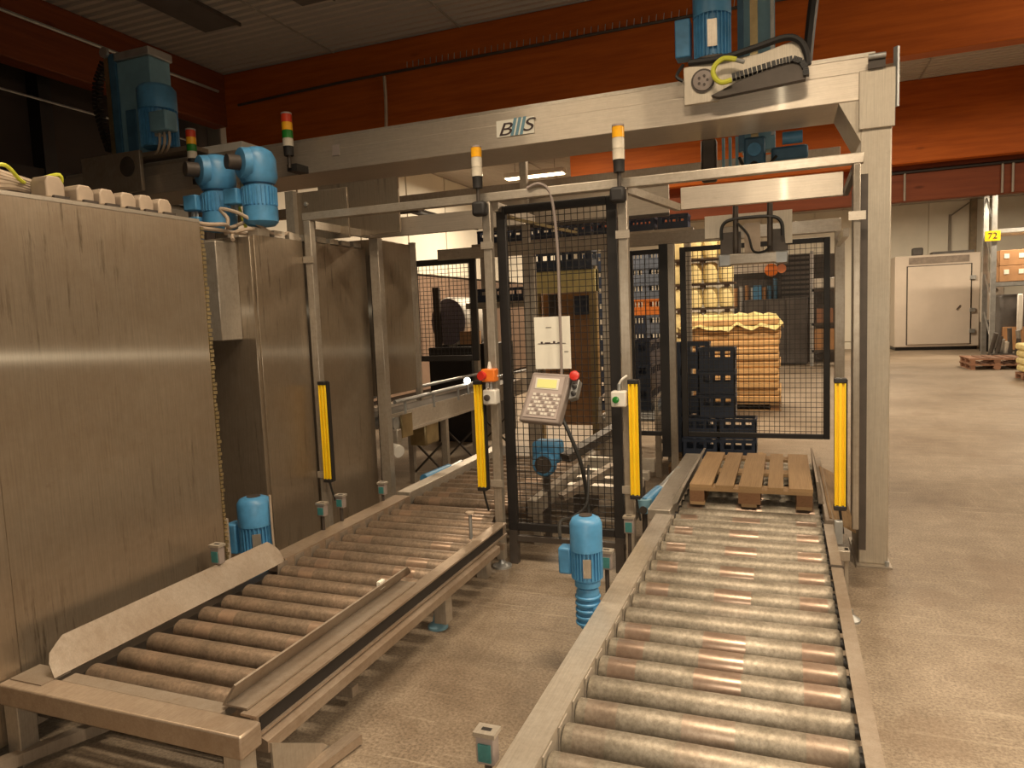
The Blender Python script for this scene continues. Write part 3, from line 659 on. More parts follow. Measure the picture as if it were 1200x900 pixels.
MB().tube([(-.30,5.13,3.445),(-.38,5.12,3.46),(-.44,5.12,3.42),(-.445,5.12,3.36),(-.40,5.12,3.31),(-.33,5.12,3.315)],.017,8).build('yellow_hose', M['cable_green'], t)
MB().cyl((-.31,5.13,3.445),(-.25,5.13,3.42),.014,8).build('hose_coupling', M['galv'], t)
motor_up(t, -.475, 5.38, 3.54, .128, .29, .30, (-1.15,.1))
MB().lathe((-.475,5.38,3.48),(0,0,1),[(0,.15),(.06,.14)],20).build('motor_flange', M['steel_dark'], t)
cl = B(-.315,-.07,5.92,6.06,3.0,5.0).build('lift_column', M['blue_pale'], t, bev=.006)
B(-.335,-.29,5.89,5.93,3.0,5.0).build('guide_rail', M['blue_dark'], cl); B(-.245,-.19,5.895,5.92,3.1,5.0).build('guide_rail', M['brass'], cl); B(-.10,-.075,5.895,5.92,3.1,5.0).build('guide_rail', M['galv'], cl)
B(-.66,.14,5.25,5.9,3.43,3.47).build('deck', M['steel_rough'], t)
MB().tube([(.14,5.7,3.45),(.20,5.65,4.0),(.34,5.65,4.8)],.035,7).build('cable_chain_column', M['black'], t)
# mechanism hanging below the beam
B(-.62,-.50,5.9,5.98,2.80,3.13).build('bracket', M['steel_dark'], t, bev=.02)
for x in (-.46,-.41,-.36): B(x,x+.022,5.9,5.93,2.86,3.12).build('guide_rod', M['blue_pale'], t)
B(-.30,-.14,5.88,6.02,2.86,3.10).build('drive_block', M['blue_dark'], t, bev=.02)
MB().cyl((-.22,5.86,3.0),(-.22,5.9,3.0),.05,14).build('pulley', M['blue'], t)
B(-.10,.16,5.86,6.0,2.90,3.0).build('drive_block', M['blue_dark'], t, bev=.02); MB().cyl((-.02,5.84,3.05),(.12,5.84,3.05),.045,14).build('drive_motor', M['blue'], t)
MB().tube([(-.33,5.85,2.95),(-.28,5.84,2.86),(-.22,5.84,2.9),(-.15,5.84,2.85),(-.06,5.84,2.93)],.012,6).build('cable', M['cable_black'], t)
# gripper
t = thing('gripper_head', 'pallet gripper head hanging behind the steel fascia over the pallet', 'gripper', (-.24,6.1,2.15))
pl = MB(); 
pl.prism([(-.62,2.56),(.05,2.56),(.05,2.30),(0,2.30),(-.02,2.48),(-.08,2.52),(-.40,2.52),(-.47,2.49),(-.49,2.38),(-.62,2.38)],1,6.12,6.15)
pl.build('yoke_plate', M['steel_post'], t)
MB().tube([(-.485,6.08,2.36),(-.48,6.08,2.46),(-.42,6.08,2.51),(-.25,6.08,2.52),(-.09,6.08,2.51),(-.03,6.08,2.46),(-.02,6.08,2.36)],.014,6).build('hose_loop', M['cable_black'], t)
for x in (-.375,-.115): MB().cyl((x,6.09,2.22),(x,6.09,2.62),.022,10).build('cylinder_rod', M['steel_dark'], t)
B(-.50,-.34,6.14,6.2,2.24,2.42).build('side_block', M['steel_dark'], t); B(-.13,.02,6.14,6.2,2.24,2.42).build('side_block', M['steel_dark'], t)
B(-.43,-.06,6.06,6.14,2.15,2.24).build('cross_bar', M['steel_x'], t, bev=.01)
B(-.31,-.19,6.12,6.18,2.24,2.48).build('valve_block', M['cable_beige'], t)
for x, m in ((-.46,'brass'),(-.03,'brass')):
    MB().lathe((x,6.10,2.19),(0,-1,0),[(0,.05),(.03,.05),(.035,.03)],12).build('clamp_jaw', M[m], t); B(x-.05,x+.05,6.06,6.12,2.14,2.24).build('jaw_block', M['galv'], t, bev=.01)
MB().cyl((-.03,6.05,2.10),(-.03,6.10,2.10),.035,12).build('orange_cap', M['orange'], t)
MB().tube([(-.36,6.05,2.48),(-.28,6.04,2.38),(-.24,6.04,2.25),(-.16,6.04,2.24),(-.11,6.04,2.28)],.010,6).build('hose', M['cable_black'], t)
# left carriage
t = thing('lifting_carriage', 'left lifting carriage in the dark with tall blue column and motor', 'carriage', (-5.7,5.3,3.12))
B(-6.47,-5.70,5.20,5.24,3.14,3.52).build('side_plate', M['steel_rough'], t, bev=.006)
MB().lathe((-5.86,5.205,3.38),(0,-1,0),[(0,.09),(.012,.095),(.02,.07),(.025,.05)],20).build('wheel', M['steel_dark'], t)
B(-6.47,-5.1,5.24,5.85,3.46,3.50).build('deck', M['steel_rough'], t)
c = B(-6.06,-5.64,5.35,5.6,3.5,4.42).build('lift_column', M['blue_pale'], t, bev=.01)
B(-6.14,-6.06,5.33,5.6,3.5,4.5).build('guide_rail', M['blue_dark'], c); B(-5.98,-5.86,5.335,5.352,3.5,3.95).build('recess_cover', M['blue_dark'], c, bev=.004)
B(-6.08,-5.62,5.33,5.62,4.42,4.50).build('column_cap', M['galv'], c, bev=.01); MB().lathe((-6.13,5.30,4.50),(0,-1,0),[(0,.05),(.03,.05)],14).build('cap_pulley', M['galv'], c)
B(-6.20,-6.15,5.33,5.5,3.5,4.48).build('side_rail', M['brass'], t)
ch = MB(); path = [(-6.24,4.45),(-6.36,4.28),(-6.39,4.05),(-6.33,3.8),(-6.25,3.56)]
pts = []
for i in range(len(path)-1):
    for k in range(6): q = k/6; pts.append((path[i][0]*(1-q)+path[i+1][0]*q, path[i][1]*(1-q)+path[i+1][1]*q))
for a, b in zip(pts[:-1], pts[1:]): ch.bar((a[0],5.38,a[1]),(a[0]*.3+b[0]*.7,5.38,a[1]*.3+b[1]*.7),.07,.07,(0,1,0))
ch.build('cable_chain', M['black'], t, stuff=True)
motor_up(t, -5.53, 5.30, 3.53, .17, .34, .24, None)
B(-5.42,-5.22,5.08,5.22,3.62,3.80).build('terminal_box', M['blue_pale'], t, bev=.015)
for k in range(3):
    x = -5.38+.06*k; MB().tube([(x,5.15,3.62),(x+.01,5.14,3.54),(x-.03,5.15,3.47),(x-.12,5.2,3.46)],.012,6).build('motor_cable', M['cable_beige'], t)

# ================================================================== lower crossbeam, rear frame
t = thing('cell_frame', 'steel cross beams and posts framing the rear of the two cells', 'frame', (-1.5,6.5,0))
B(-3.40,-1.95,5.44,5.48,2.535,2.69).build('fascia', M['steel_beam'], t, bev=.004)
B(-.72,.37,5.44,5.48,2.54,2.70).build('fascia', M['steel_beam'], t, bev=.004)
for x in (-3.42,-1.90): B(x,x+.04,4.67,5.45,2.54,2.60).build('side_bar', M['steel_y'], t)
MB().bar((-.97,4.68,2.60),(-.74,5.45,2.56),.04,.05).build('side_bar', M['steel_y'], t)
MB().bar((.385,4.68,2.60),(.385,5.45,2.56),.03,.05).build('side_bar', M['steel_dark'], t)
MB().bar((-1.88,4.78,2.52),(-1.48,5.3,2.42),.02,.02).build('stay', M['brass'], t)
B(-3.41,-3.32,5.46,5.54,.05,2.54).build('post', M['steel_z'], t, bev=.004); B(-3.44,-3.41,5.5,5.54,.3,2.4).build('seal', M['black'], t)
B(-3.45,.45,6.86,6.94,2.43,2.545).build('rear_rail', M['steel_x'], t, bev=.004)
B(-6.5,.45,6.98,7.08,3.06,3.17).build('rear_beam', M['steel_rough'], t, bev=.004)
for x in (-2.47,): B(x-.035,x+.035,6.9,6.97,2.54,3.38).build('stub_post', M['steel_z'], t)
for x, w_, m in ((-2.435,.062,'steel_z'),(-1.63,.05,'steel_z'),(-1.01,.03,'steel_z'),(.44,.04,'steel_z')): B(x-w_,x+w_,6.86,6.94,0,2.43).build('post', M[m], t, bev=.003)
B(-1.12,-1.04,6.85,6.93,.4,2.43).build('post', M['black'], t)
for x in (.40,): B(x,x+.04,5.9,6.9,2.30,2.36).build('side_bar', M['steel_y'], t)
B(-2.95,-1.05,7.09,7.12,2.75,3.06).build('fascia_panel', M['steel_beam'], t); B(-2.95,-1.05,7.08,7.13,2.72,2.75).build('panel_edge', M['steel_dark'], t)
B(-4.6,-3.3,6.2,6.26,2.85,2.92).build('pipe_bracket', M['steel_dark'], t)
MB().cyl((-3.9,6.0,3.05),(-3.1,6.4,2.78),.035,10).build('air_cylinder', M['galv'], t); MB().cyl((-3.1,6.4,2.78),(-2.8,6.5,2.72),.06,10).build('valve', M['blue_dark'], t); MB().cyl((-3.55,6.15,2.92),(-3.55,6.12,2.68),.045,10).build('valve', M['steel_dark'], t)

# ================================================================== light gate
t = thing('gate_frame', 'thin stainless gate frame with a long top rail before both cells', 'frame', (-1.5,4.64,0))
B(-3.46,.42,4.61,4.67,2.60,2.66).build('top_rail', M['steel_x'], t, bev=.005)
for x, z0, ft in ((-3.42,.06,1),(-1.93,.06,1),(-.98,.06,1),(.385,.45,0)):
    l = B(x-(.03 if ft else .018),x+(.03 if ft else .018),4.61,4.67,z0,2.60).build('post', M['steel_z'], t, bev=.004)
    if ft: MB().lathe((x,4.64,0),(0,0,1),[(0,.07),(.015,.07),(.03,.03),(.07,.014)],16).build('levelling_foot', M['galv'], l)
    B(x-.045,x+.045,4.60,4.61,2.28,2.33).build('clamp', M['steel_x'], l); ft and B(x-.045,x+.045,4.60,4.61,.60,.65).build('clamp', M['steel_x'], l)
for x in (-1.955,-.995): B(x-.05,x+.05,4.53,4.61,2.50,2.60).build('lamp_bracket', M['rubber'], t, bev=.02)
def curtain(label, x):
    t = thing('light_curtain', label, 'light curtain', (x,4.58,.57), 'yellow light curtains')
    B(x-.030,x+.030,4.57,4.61,.60,1.34).build('housing', M['yellow'], t, bev=.006)
    mb = B(x-.030,x-.022,4.558,4.57,.60,1.34).box(x+.022,x+.030,4.558,4.57,.60,1.34).box(x-.008,x+.008,4.558,4.57,.60,1.34); mb.build('profile_rib', M['yellow'], t, bev=.002)
    for z in (.575,1.34): B(x-.034,x+.034,4.555,4.615,z,z+.028).build('end_cap', M['black'], t, bev=.004)
    B(x+.03,x+.04,4.575,4.615,.58,1.36).build('side_seal', M['black'], t)
    MB().tube([(x,4.59,.575),(x+.01,4.6,.5),(x+.02,4.62,.42)],.008,6).build('cable', M['cable_black'], t)
curtain('yellow light curtain in front of the steel cabinets', -3.345)
curtain('yellow light curtain left of the mesh fence panel', -2.03)
curtain('yellow light curtain between the mesh fence and the right conveyor', -.93)
curtain('yellow light curtain beside the wide portal post', .297)
def mesh_wires(x0,x1,z0,z1,y,p,r=.0022):
    mb = MB(); x = x0+p/2
    while x < x1: mb.bar((x,y,z0),(x,y,z1),2*r,2*r,(0,1,0)); x += p
    z = z0+p/2
    while z < z1: mb.bar((x0,y+2*r,z),(x1,y+2*r,z),2*r,2*r); z += p
    return mb
def fence(label, x0,x1,z0,z1,y,fw_,p=.045, mat='black'):
    t = thing('mesh_fence', label, 'fence', ((x0+x1)/2,y,z0))
    for a in ((x0,x0+fw_,z0,z1),(x1-fw_,x1,z0,z1)): B(a[0],a[1],y-.02,y+.02,a[2],a[3]).build('frame_upright', M[mat], t, bev=.004)
    for a in ((z0,z0+fw_*.8),(z1-fw_*.8,z1)): B(x0+fw_,x1-fw_,y-.02,y+.02,*a).build('frame_bar', M[mat], t, bev=.004)
    mesh_wires(x0+fw_,x1-fw_,z0+fw_*.8,z1-fw_*.8,y,p).build('wire_mesh', M[mat], t, stuff=True)
    return t
f1 = fence('dark wire mesh fence panel with the control keypad between the gate posts', -1.905,-1.045,.25,2.58,4.75,.07)
B(-1.85,-1.0,4.73,4.77,.17,.21).build('bottom_tube', M['steel_dark'], f1)
for x in (-1.87,-1.08):
    l = B(x-.03,x+.03,4.72,4.78,0,.25).build('leg', M['steel_dark'], f1)
fence('black framed wire mesh panel behind the pallet at right', -.945,.37,.58,2.40,7.0,.055)
fence('narrow black framed mesh panel left of the rear post', -1.45,-1.05,.58,2.40,7.0,.055)
fence('small black framed mesh window beside the brown cabinet', -3.80,-3.03,1.36,2.45,6.9,.075)
t = thing('mesh_fence', 'dark side mesh running back from the portal post beside the pallet', 'fence', (.43,5.9,.3))
mb = MB(); y = 4.75
while y < 5.3: mb.bar((.43,y,.35),(.43,y,2.5),.005,.005); y += .03
z = .35
while z < 2.5: mb.bar((.432,4.72,z),(.432,5.3,z),.005,.005); z += .03
mb.build('wire_mesh', M['black'], t, stuff=True); B(.41,.45,4.70,4.73,.3,2.55).build('frame_upright', M['steel_dark'], t); B(.41,.45,5.27,5.30,.3,2.55).build('frame_upright', M['steel_dark'], t)
# sheet on the fence
t = thing('info_sheet', 'white sheet with a thin line drawing hanging on the mesh fence', 'sheet', (-1.51,4.72,1.43))
B(-1.645,-1.385,4.718,4.722,1.432,1.795).build('paper', M['paper'], t)
mb = MB(); 
for x0,x1,z,h in ((-1.62,-1.42,1.607,.004),(-1.60,-1.585,1.611,.012),(-1.57,-1.53,1.611,.007),(-1.51,-1.495,1.611,.014),(-1.48,-1.45,1.611,.006),(-1.56,-1.52,1.72,.003),(-1.43,-1.40,1.55,.003)): mb.box(x0,x1,4.715,4.718,z,z+h)
mb.build('line_drawing', M['ink'], t)
tag(MB().tube([(-1.62,4.60,2.66),(-1.53,4.60,2.68),(-1.46,4.62,2.60),(-1.44,4.66,2.3),(-1.44,4.67,1.9),(-1.44,4.67,1.45),(-1.45,4.66,1.35)],.010,7).build('cable', M['grey_pl']), 'grey cable coming down the mesh fence to the keypad', 'cable')
tag(MB().tube([(-1.44,4.64,1.10),(-1.38,4.62,.98),(-1.32,4.64,.80),(-1.30,4.68,.62),(-1.28,4.68,.40),(-1.22,4.5,.30)],.014,7).build('cable', M['cable_black']), 'black cable bundle hanging from the keypad down to the floor', 'cable')
# keypad
t = thing('control_panel', 'grey operator keypad with small yellow screen tilted on the fence', 'control panel', (-1.535,4.58,1.07))
T = Matrix.Translation((-1.535,4.60,1.235)) @ Matrix.Rotation(R(-22),4,'X') @ Matrix.Rotation(R(4),4,'Y')
def kb(name, mat, bev, *a, par=None):
    mb = MB(); mb.m = T; mb.box(*a); return mb.build(name, mat, par or t, bev=bev)
cs = MB(); cs.m = T; cs.prism([(-.165,-.175),(.125,-.175),(.165,.175),(-.115,.175)],1,-.04,.05); cs.build('case', M['grey_pl'], t, bev=.012)
fp = MB(); fp.m = T; fp.prism([(-.135,-.145),(.105,-.145),(.125,.15),(-.095,.15)],1,-.045,-.039); fp.build('front_plate', M['key'], t)
kb('screen_bezel', M['white'], .003, -.08,.09,-.049,-.044,.055,.135); kb('screen', M['lcd'], 0, -.065,.075,-.052,-.048,.065,.125)
for r_ in range(6):
    for c_ in range(8):
        x = -.112+.026*c_+.006*(r_); z = -.125+.027*r_; kb('key', M['white'] if (r_+c_) % 3 else M['grey_pl'], 0, x,x+.018,-.050,-.044,z,z+.016)
bx = MB(); bx.m = T; bx.prism([(.165,.0),(.215,.02),(.225,.14),(.175,.18)],1,-.03,.05); bx.build('switch_box', M['galv'], t, bev=.006)
for z in (.045,.095): q = MB(); q.m = T; q.lathe((.197,-.03,z),(0,-1,0),[(0,.018),(.014,.018),(.018,.01)],12); q.build('selector_switch', M['black'], t)
q = MB(); q.m = T; q.lathe((.195,-.03,.16),(0,-1,0),[(0,.018),(.02,.018),(.022,.034),(.04,.034),(.045,.025)],16); q.build('emergency_button', M['red'], t)
kb('arm', M['steel_dark'], 0, -.02,.06,.05,.14,-.05,.03)
# boxes on posts
t = thing('emergency_stop_box', 'orange emergency stop box on the gate post left of the fence', 'switch box', (-1.93,4.56,1.35))
B(-1.985,-1.885,4.53,4.61,1.36,1.45).build('housing', M['orange'], t, bev=.008); MB().lathe((-1.965,4.53,1.405),(-.2,-1,0),[(0,.025),(.02,.025),(.025,.035),(.04,.03)],14).build('button', M['red'], t)
MB().cyl((-1.935,4.57,1.45),(-1.935,4.57,1.50),.018,10,.008).build('cable_gland', M['white'], t)
for x, z, l in ((-1.93,1.20,'white push button box below the orange box on the gate post'),(-1.02,1.19,'white push button box on the gate post right of the fence')):
    t = thing('push_button_box', l, 'switch box', (x,4.56,z)); B(x-.05,x+.05,4.53,4.61,z,z+.105).build('housing', M['white'], t, bev=.01)
    MB().lathe((x-.015,4.53,z+.05),(0,-1,0),[(0,.022),(.014,.022),(.018,.012)],14).build('button', M['steel_dark'] if x < -1.5 else M['lamp_green'], t)
    MB().cyl((x,4.57,z+.105),(x,4.57,z+.15),.014,10).build('cable_gland', M['galv'], t)
    MB().tube([(x,4.57,z+.15),(x+.02,4.57,z+.18),(x+.045,4.6,z+.20)],.008,6).build('cable', M['white'], t)
# signal towers
def tower(label, x, y, z, cols, r, h):
    t = thing('signal_tower', label, 'signal light', (x,y,z), 'signal towers')
    MB().cyl((x,y,z-.10),(x,y,z+.01),r*.35,10).build('stem', M['steel_dark'], t)
    MB().lathe((x,y,z),(0,0,1),[(0,r*.9),(.07,r*.95),(.075,r)],16).build('base', M['rubber'], t)
    q = z+.077
    for c_ in cols:
        MB().lathe((x,y,q),(0,0,1),[(0,r),(h-.006,r),(h-.004,r*.94),(h,r*.94)],18).build('lens', M[c_], t); q += h
    MB().lathe((x,y,q),(0,0,1),[(0,r),(.012,r),(.016,r*.6)],16).build('cap', M['grey_pl'], t)
tower('small red, yellow and green signal tower by the left carriage', -4.98, 5.12, 3.26, ['lamp_clear','lamp_green','lamp_amber','lamp_red'], .043, .062)
tower('tall red, yellow and green signal tower in front of the portal beam', -3.93, 5.12, 3.24, ['lamp_clear','lamp_green','lamp_amber','lamp_red'], .045, .066)
for x, lab in ((-4.98,0),(-3.93,1)):
    B(x-.05,x+.05,5.15,5.31,3.12,3.18).build('bracket', M['rubber'], bpy.data.objects['signal_tower' if not lab else 'signal_tower.001'])
tower('yellow signal tower above the gate post left of the fence', -1.965, 4.57, 2.69, ['lamp_clear','lamp_clear','lamp_amber'], .037, .064)
tower('yellow signal tower above the gate post right of the fence', -.985, 4.57, 2.69, ['lamp_clear','lamp_clear','lamp_amber'], .039, .068)
# photo sensors
def sensor(label, x, y, z, h=.10, down=.12, ry=0):
    t = thing('photo_sensor', label, 'sensor', (x,y,z-down), 'photo sensors at the conveyors')
    B(x-.03,x+.03,y-.022,y+.022,z,z+h).build('body', M['grey_pl'], t, bev=.004)
    B(x-.021,x+.021,y-.027,y-.022,z+.012,z+h*.72).build('lens', M['teal'], t)
    b = B(x-.036,x+.036,y-.028,y+.028,z+h-.004,z+h+.010).build('bracket_top', M['steel_y'], t); B(x-.016,x+.016,y-.008,y+.008,z+h+.009,z+h+.011).build('slot', M['black'], b)
    MB().cyl((x,y,z-down),(x,y,z),.012,8).build('rod', M['steel_dark'], t)
sensor('photo sensor on a rod in the bottom foreground left of the right conveyor', -.866, 1.90, .435, .095, .435)
sensor('photo sensor on the left conveyor rail in front of the blue motor', -2.965, 3.0, .50, .10, .13)
sensor('green photo sensor below the first yellow light curtain', -2.99, 4.0, .49, .085, .12)
sensor('dark photo sensor standing right of the green one below the first light curtain', -2.99, 4.22, .49, .085, .12)
sensor('blue grey photo sensor at the foot of the second gate post', -3.0, 4.80, .44, .09, .08)
sensor('photo sensor below the light curtain left of the right conveyor', -.925, 4.33, .42, .10, .42)
sensor('photo sensor right behind the bright blue gear motor', -.90, 3.62, .44, .095, .44)
t = thing('pipe_valve', 'blue pipe fitting beside the conveyor left of the pallet', 'valve', (-.97,5.3,.3))
MB().cyl((-1.0,5.25,.36),(-.93,5.5,.40),.05,12).build('body', M['blue'], t); MB().cyl((-1.0,5.24,.30),(-1.0,5.24,.40),.055,12).build('flange', M['blue_pale'], t); MB().lathe((-1.0,5.2,.33),(0,-1,0),[(0,.03),(.02,.03)],10).build('cap', M['steel_dark'], t)
MB().cyl((-.93,5.5,.40),(-.86,6.1,.44),.035,10).build('pipe', M['galv'], t); MB().cyl((-1.0,5.24,.0),(-1.0,5.24,.30),.02,8).build('support', M['steel_dark'], t)
t = thing('small_motor', 'small blue motor lying beside the far left conveyor', 'motor', (-3.1,5.9,.0))
MB().cyl((-3.14,5.75,.33),(-3.05,6.1,.36),.055,14).build('body', M['blue'], t); MB().cyl((-3.05,6.1,.36),(-3.02,6.3,.38),.035,12).build('gearbox', M['galv'], t); B(-3.13,-3.05,5.9,5.98,0,.32).build('support', M['steel_dark'], t)
t = thing('gear_motor', 'blue motor with round fan grille behind the mesh fence', 'motor', (-1.80,5.3,.45))
B(-1.92,-1.69,5.32,5.5,.62,.80).build('body', M['blue'], t, bev=.03); MB().lathe((-1.805,5.32,.625),(0,-1,0),[(0,.10),(.03,.10),(.05,.085)],22).build('fan_cover', M['blue'], t)
MB().lathe((-1.805,5.268,.625),(0,-1,0),[(0,.07),(.004,.07)],18).build('fan_grille', M['steel_dark'], t); B(-1.83,-1.79,5.34,5.4,0,.55).build('support', M['steel_dark'], t)

# ================================================================== bottle conveyor, trestles
t = thing('bottle_conveyor', 'raised narrow bottle conveyor receding behind the second gate post', 'conveyor', (-3.65,7.3,0))
B(-3.92,-3.45,5.75,9.6,.86,.90).build('belt', M['steel_dark'], t)
for x in (-3.46,-3.93): B(x,x+.012,5.75,9.6,.76,.94).build('side_plate', M['steel_y'], t)
B(-3.47,-3.43,5.75,9.6,.735,.76).build('lower_edge', M['steel_y'], t)
for x in (-3.44,-3.94): MB().cyl((x,5.8,1.05),(x,9.6,1.05),.02,8).build('guide_rail', M['galv'], t)
for y in (6.0,6.6,7.2,7.8,8.4): MB().bar((-3.445,y,.90),(-3.445,y,1.05),.025,.012).build('rail_bracket', M['galv'], t)
for y in (6.9,7.7,8.8):
    for x in (-3.48,-3.9): B(x-.03,x+.03,y-.03,y+.03,0,.76).build('leg', M['steel_z'], t)
    MB().bar((-3.48,y,.1),(-3.9,y,.5),.02,.02).bar((-3.48,y,.5),(-3.9,y,.1),.02,.02).build('cross_brace', M['steel_dark'], t)
MB().cyl((-3.95,5.78,.85),(-3.42,5.78,.85),.06,14).build('end_roller', M['galv'], t)
B(-3.46,-3.38,5.72,5.80,.62,.80).build('drive_bracket', M['steel_z'], t, bev=.01); MB().cyl((-3.45,5.74,.62),(-3.36,5.70,.60),.06,12).build('end_drum', M['white'], t)
B(-3.42,-3.40,5.85,6.05,.70,.92).build('warning_plate', M['brass'], t); B(-3.7,-3.5,6.5,6.8,.50,.74).build('drive_box', M['brass'], t, bev=.02)
t = thing('glowing_reflector', 'small round reflector with its flash glint made to glow, above the bottle conveyor', 'lamp', (-3.42,7.4,.95))  # a reflector; the flash glint on it is put in as a glow
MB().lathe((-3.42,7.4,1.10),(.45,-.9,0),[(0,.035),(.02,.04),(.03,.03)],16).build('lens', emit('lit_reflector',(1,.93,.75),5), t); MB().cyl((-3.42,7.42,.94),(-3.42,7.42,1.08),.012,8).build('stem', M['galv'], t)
t = thing('trestle_conveyor', 'steel trestle conveyor with crossed braces behind the right light curtain', 'conveyor', (-1.6,8.3,0))
for x in (-1.92,-1.30):
    B(x-.02,x+.02,7.6,9.6,.60,.68).build('side_rail', M['steel_y'], t)
    MB().bar((x,7.6,.66),(x,7.62,.86),.03,.03).bar((x,7.62,.86),(x,8.25,.92),.03,.03).bar((x,8.25,.92),(x,8.25,.66),.03,.03).build('guard_loop', M['steel_y'], t)
    for y in (7.7,8.55,9.5): B(x-.03,x+.03,y-.03,y+.03,0,.62).build('leg', M['steel_z'], t)
    MB().bar((x,7.7,.1),(x,8.55,.45),.02,.02).bar((x,7.7,.45),(x,8.55,.1),.02,.02).build('cross_brace', M['steel_dark'], t)
for k in range(11): MB().cyl((-1.9,7.7+.18*k,.64),(-1.32,7.7+.18*k,.64),.03,10).build('roller', M['galv'], t)
# folded frames on the floor behind the fence
t = thing('low_chain_conveyor', 'low steel chain conveyor crossing behind the mesh fence', 'conveyor', (-1.3,6.1,0))
for y in (5.85,6.15,6.45): B(-1.78,-1.18,y-.05,y+.05,.26,.34).build('chain_rail', M['steel_x'], t, bev=.004)
for x in (-1.7,-1.25): B(x-.03,x+.03,5.85,6.45,.0,.26).build('support', M['steel_dark'], t)
B(-1.80,-1.16,6.6,6.65,.30,.42).build('end_plate', M['steel_x'], t)
MB().bar((-1.72,5.45,.32),(-1.2,6.1,.60),.08,.05).build('lift_arm', M['steel_rough'], t); MB().bar((-1.6,5.2,.70),(-1.2,5.8,.92),.10,.06).build('lift_arm', M['steel_dark'], t)
# portal housing; yellow lamp light is put into the post and header colours
t = thing('machine_housing', 'beige framed machine opening seen through the mesh fence', 'machine', (-2.7,9.1,0))
for x in (-3.12,-2.34): B(x-.05,x+.05,9.05,9.15,0,2.42).build('post', M['brass'], t)
B(-3.17,-2.29,9.0,9.2,2.10,2.38).build('header', M['yellow_film'], t); B(-3.1,-2.35,9.3,9.35,.3,2.1).build('back_plate', M['cardboard'], t)
B(-2.95,-2.85,9.1,9.2,1.75,2.08).build('actuator', M['steel_dark'], t); B(-2.6,-2.4,9.1,9.25,1.8,2.05).build('actuator', M['navy'], t)
# ================================================================== crates
def crate_mesh(mat, name='bottle_crate', L=.385, W=.29, H=.265):
    mb = MB(); e = .012; l, w2 = L/2, W/2
    mb.box(-l,l,-w2,w2,0,.012)
    for s in (-1,1):
        y0, y1 = sorted((s*w2, s*(w2-e)))
        mb.box(-l,l,y0,y1,.012,H*.52); mb.box(-l,l,y0-.004,y1+.004,H*.84,H)
        for x in (-l, -l*.36, l*.36-.03, l-.05): mb.box(x,x+(.05 if abs(x) > l*.5 else .03),y0,y1,H*.52,H*.84)
        x0, x1 = sorted((s*l, s*(l-e)))
        mb.box(x0,x1,-w2,w2,.012,H*.52); mb.box(x0-.004,x1+.004,-w2,w2,H*.84,H)
        for y in (-w2, -.015, w2-.05): mb.box(x0,x1,y,y+(.05 if abs(y) > .02 else .03),H*.52,H*.84)
    return mb.mesh(name, mat, origin=(0,0,0), smooth=False)[0]
CM = {k: crate_mesh(M[k]) for k in ('navy','navy_light','crate_orange')}
RW = ['bottom','second','third','fourth','fifth','sixth','seventh','eighth','ninth','tenth','eleventh']
def crate(label, x, y, z, m='navy', grp=None, rz=0, sz=1):
    o = inst('bottle_crate', CM[m], (x,y,z), None, (0,0,rz)); o.scale = (1,1,sz); return tag(o, label, 'crate', grp)
for r_ in range(2):
    for c_ in range(2): crate(f'navy crate in the low double stack behind the rear mesh, {("lower","upper")[r_]} {("left","right")[c_]}', -.885+.395*c_, 8.05, .17+.228*r_, 'navy', 'crates behind the rear mesh', 0, .84)
for r_ in range(3): crate(f'navy crate with handle holes on top of the double stack, {("lowest","middle","topmost")[r_]} of three', -.70, 8.05, .63+.255*r_, 'navy', 'crates behind the rear mesh', 0, .94)
for r_ in range(5): crate(f'navy crate in the five high stack left behind the double stack, {RW[r_]} row', -1.02, 8.55, .12+.262*r_, 'navy', 'crates behind the rear mesh', .04)
pallet('dark low pallet under the navy crates behind the rear mesh', -.72, 8.15, .0, R(90), L=.95, W=.75)
for c_ in range(2):
    for r_ in range(3): crate(f'navy crate on the trestle conveyor, {("bottom","middle","top")[r_]} of the {("front","rear")[c_]} stack', -1.60, 8.35+.42*c_, .672+.268*r_, 'navy', 'crates on the trestle', R(90))
for c_ in range(2):
    for r_ in range(10):
        m = 'crate_orange' if r_ == 6 else ('navy_light' if r_ > 6 or c_ == 1 else 'navy')
        nm = {'crate_orange':'orange','navy_light':'grey blue','navy':'navy'}[m]
        crate(f'{nm} crate in the tall pallet stack beyond the narrow mesh, {RW[r_]} row, {("left","right")[c_]} column', -2.36+.395*c_, 12, .145+.267*r_, m, 'tall crate stack')
pallet('pallet under the tall crate stack beyond the narrow mesh', -2.16, 12.1, 0, R(90), L=.85, W=.8)
for r_ in range(10): crate(f'navy crate in the single tall stack behind the mesh fence, {RW[r_]} row', -3.02, 12, .145+.267*r_, 'navy', 'single crate stack')
pallet('pallet under the single tall crate stack behind the mesh fence', -3.02, 12.1, 0, 0, L=.6, W=.45)
for k in range(2): crate(f'navy crate on top of the beige machine opening, {("left","right")[k]}', -2.93+.42*k, 9.1, 2.382, 'navy', 'crates on the machine opening')
t = thing('infeed_conveyor', 'short raised crate conveyor left of the beige machine opening', 'conveyor', (-3.7,9.3,0))
B(-4.15,-3.2,9.05,9.5,1.94,2.02).build('bed', M['steel_x'], t, bev=.004)
for x in (-4.1,-3.25): B(x-.03,x+.03,9.2,9.3,0,1.94).build('leg', M['steel_z'], t)
for k in range(2): crate(f'navy crate on the short raised conveyor, {("left","right")[k]}', -3.9+.42*k, 9.25, 2.022, 'navy', 'crates on the short conveyor', 0, .7)
t = thing('overhead_conveyor', 'overhead steel crate conveyor high behind the mesh fence', 'conveyor', (-2.6,9.6,2.7))
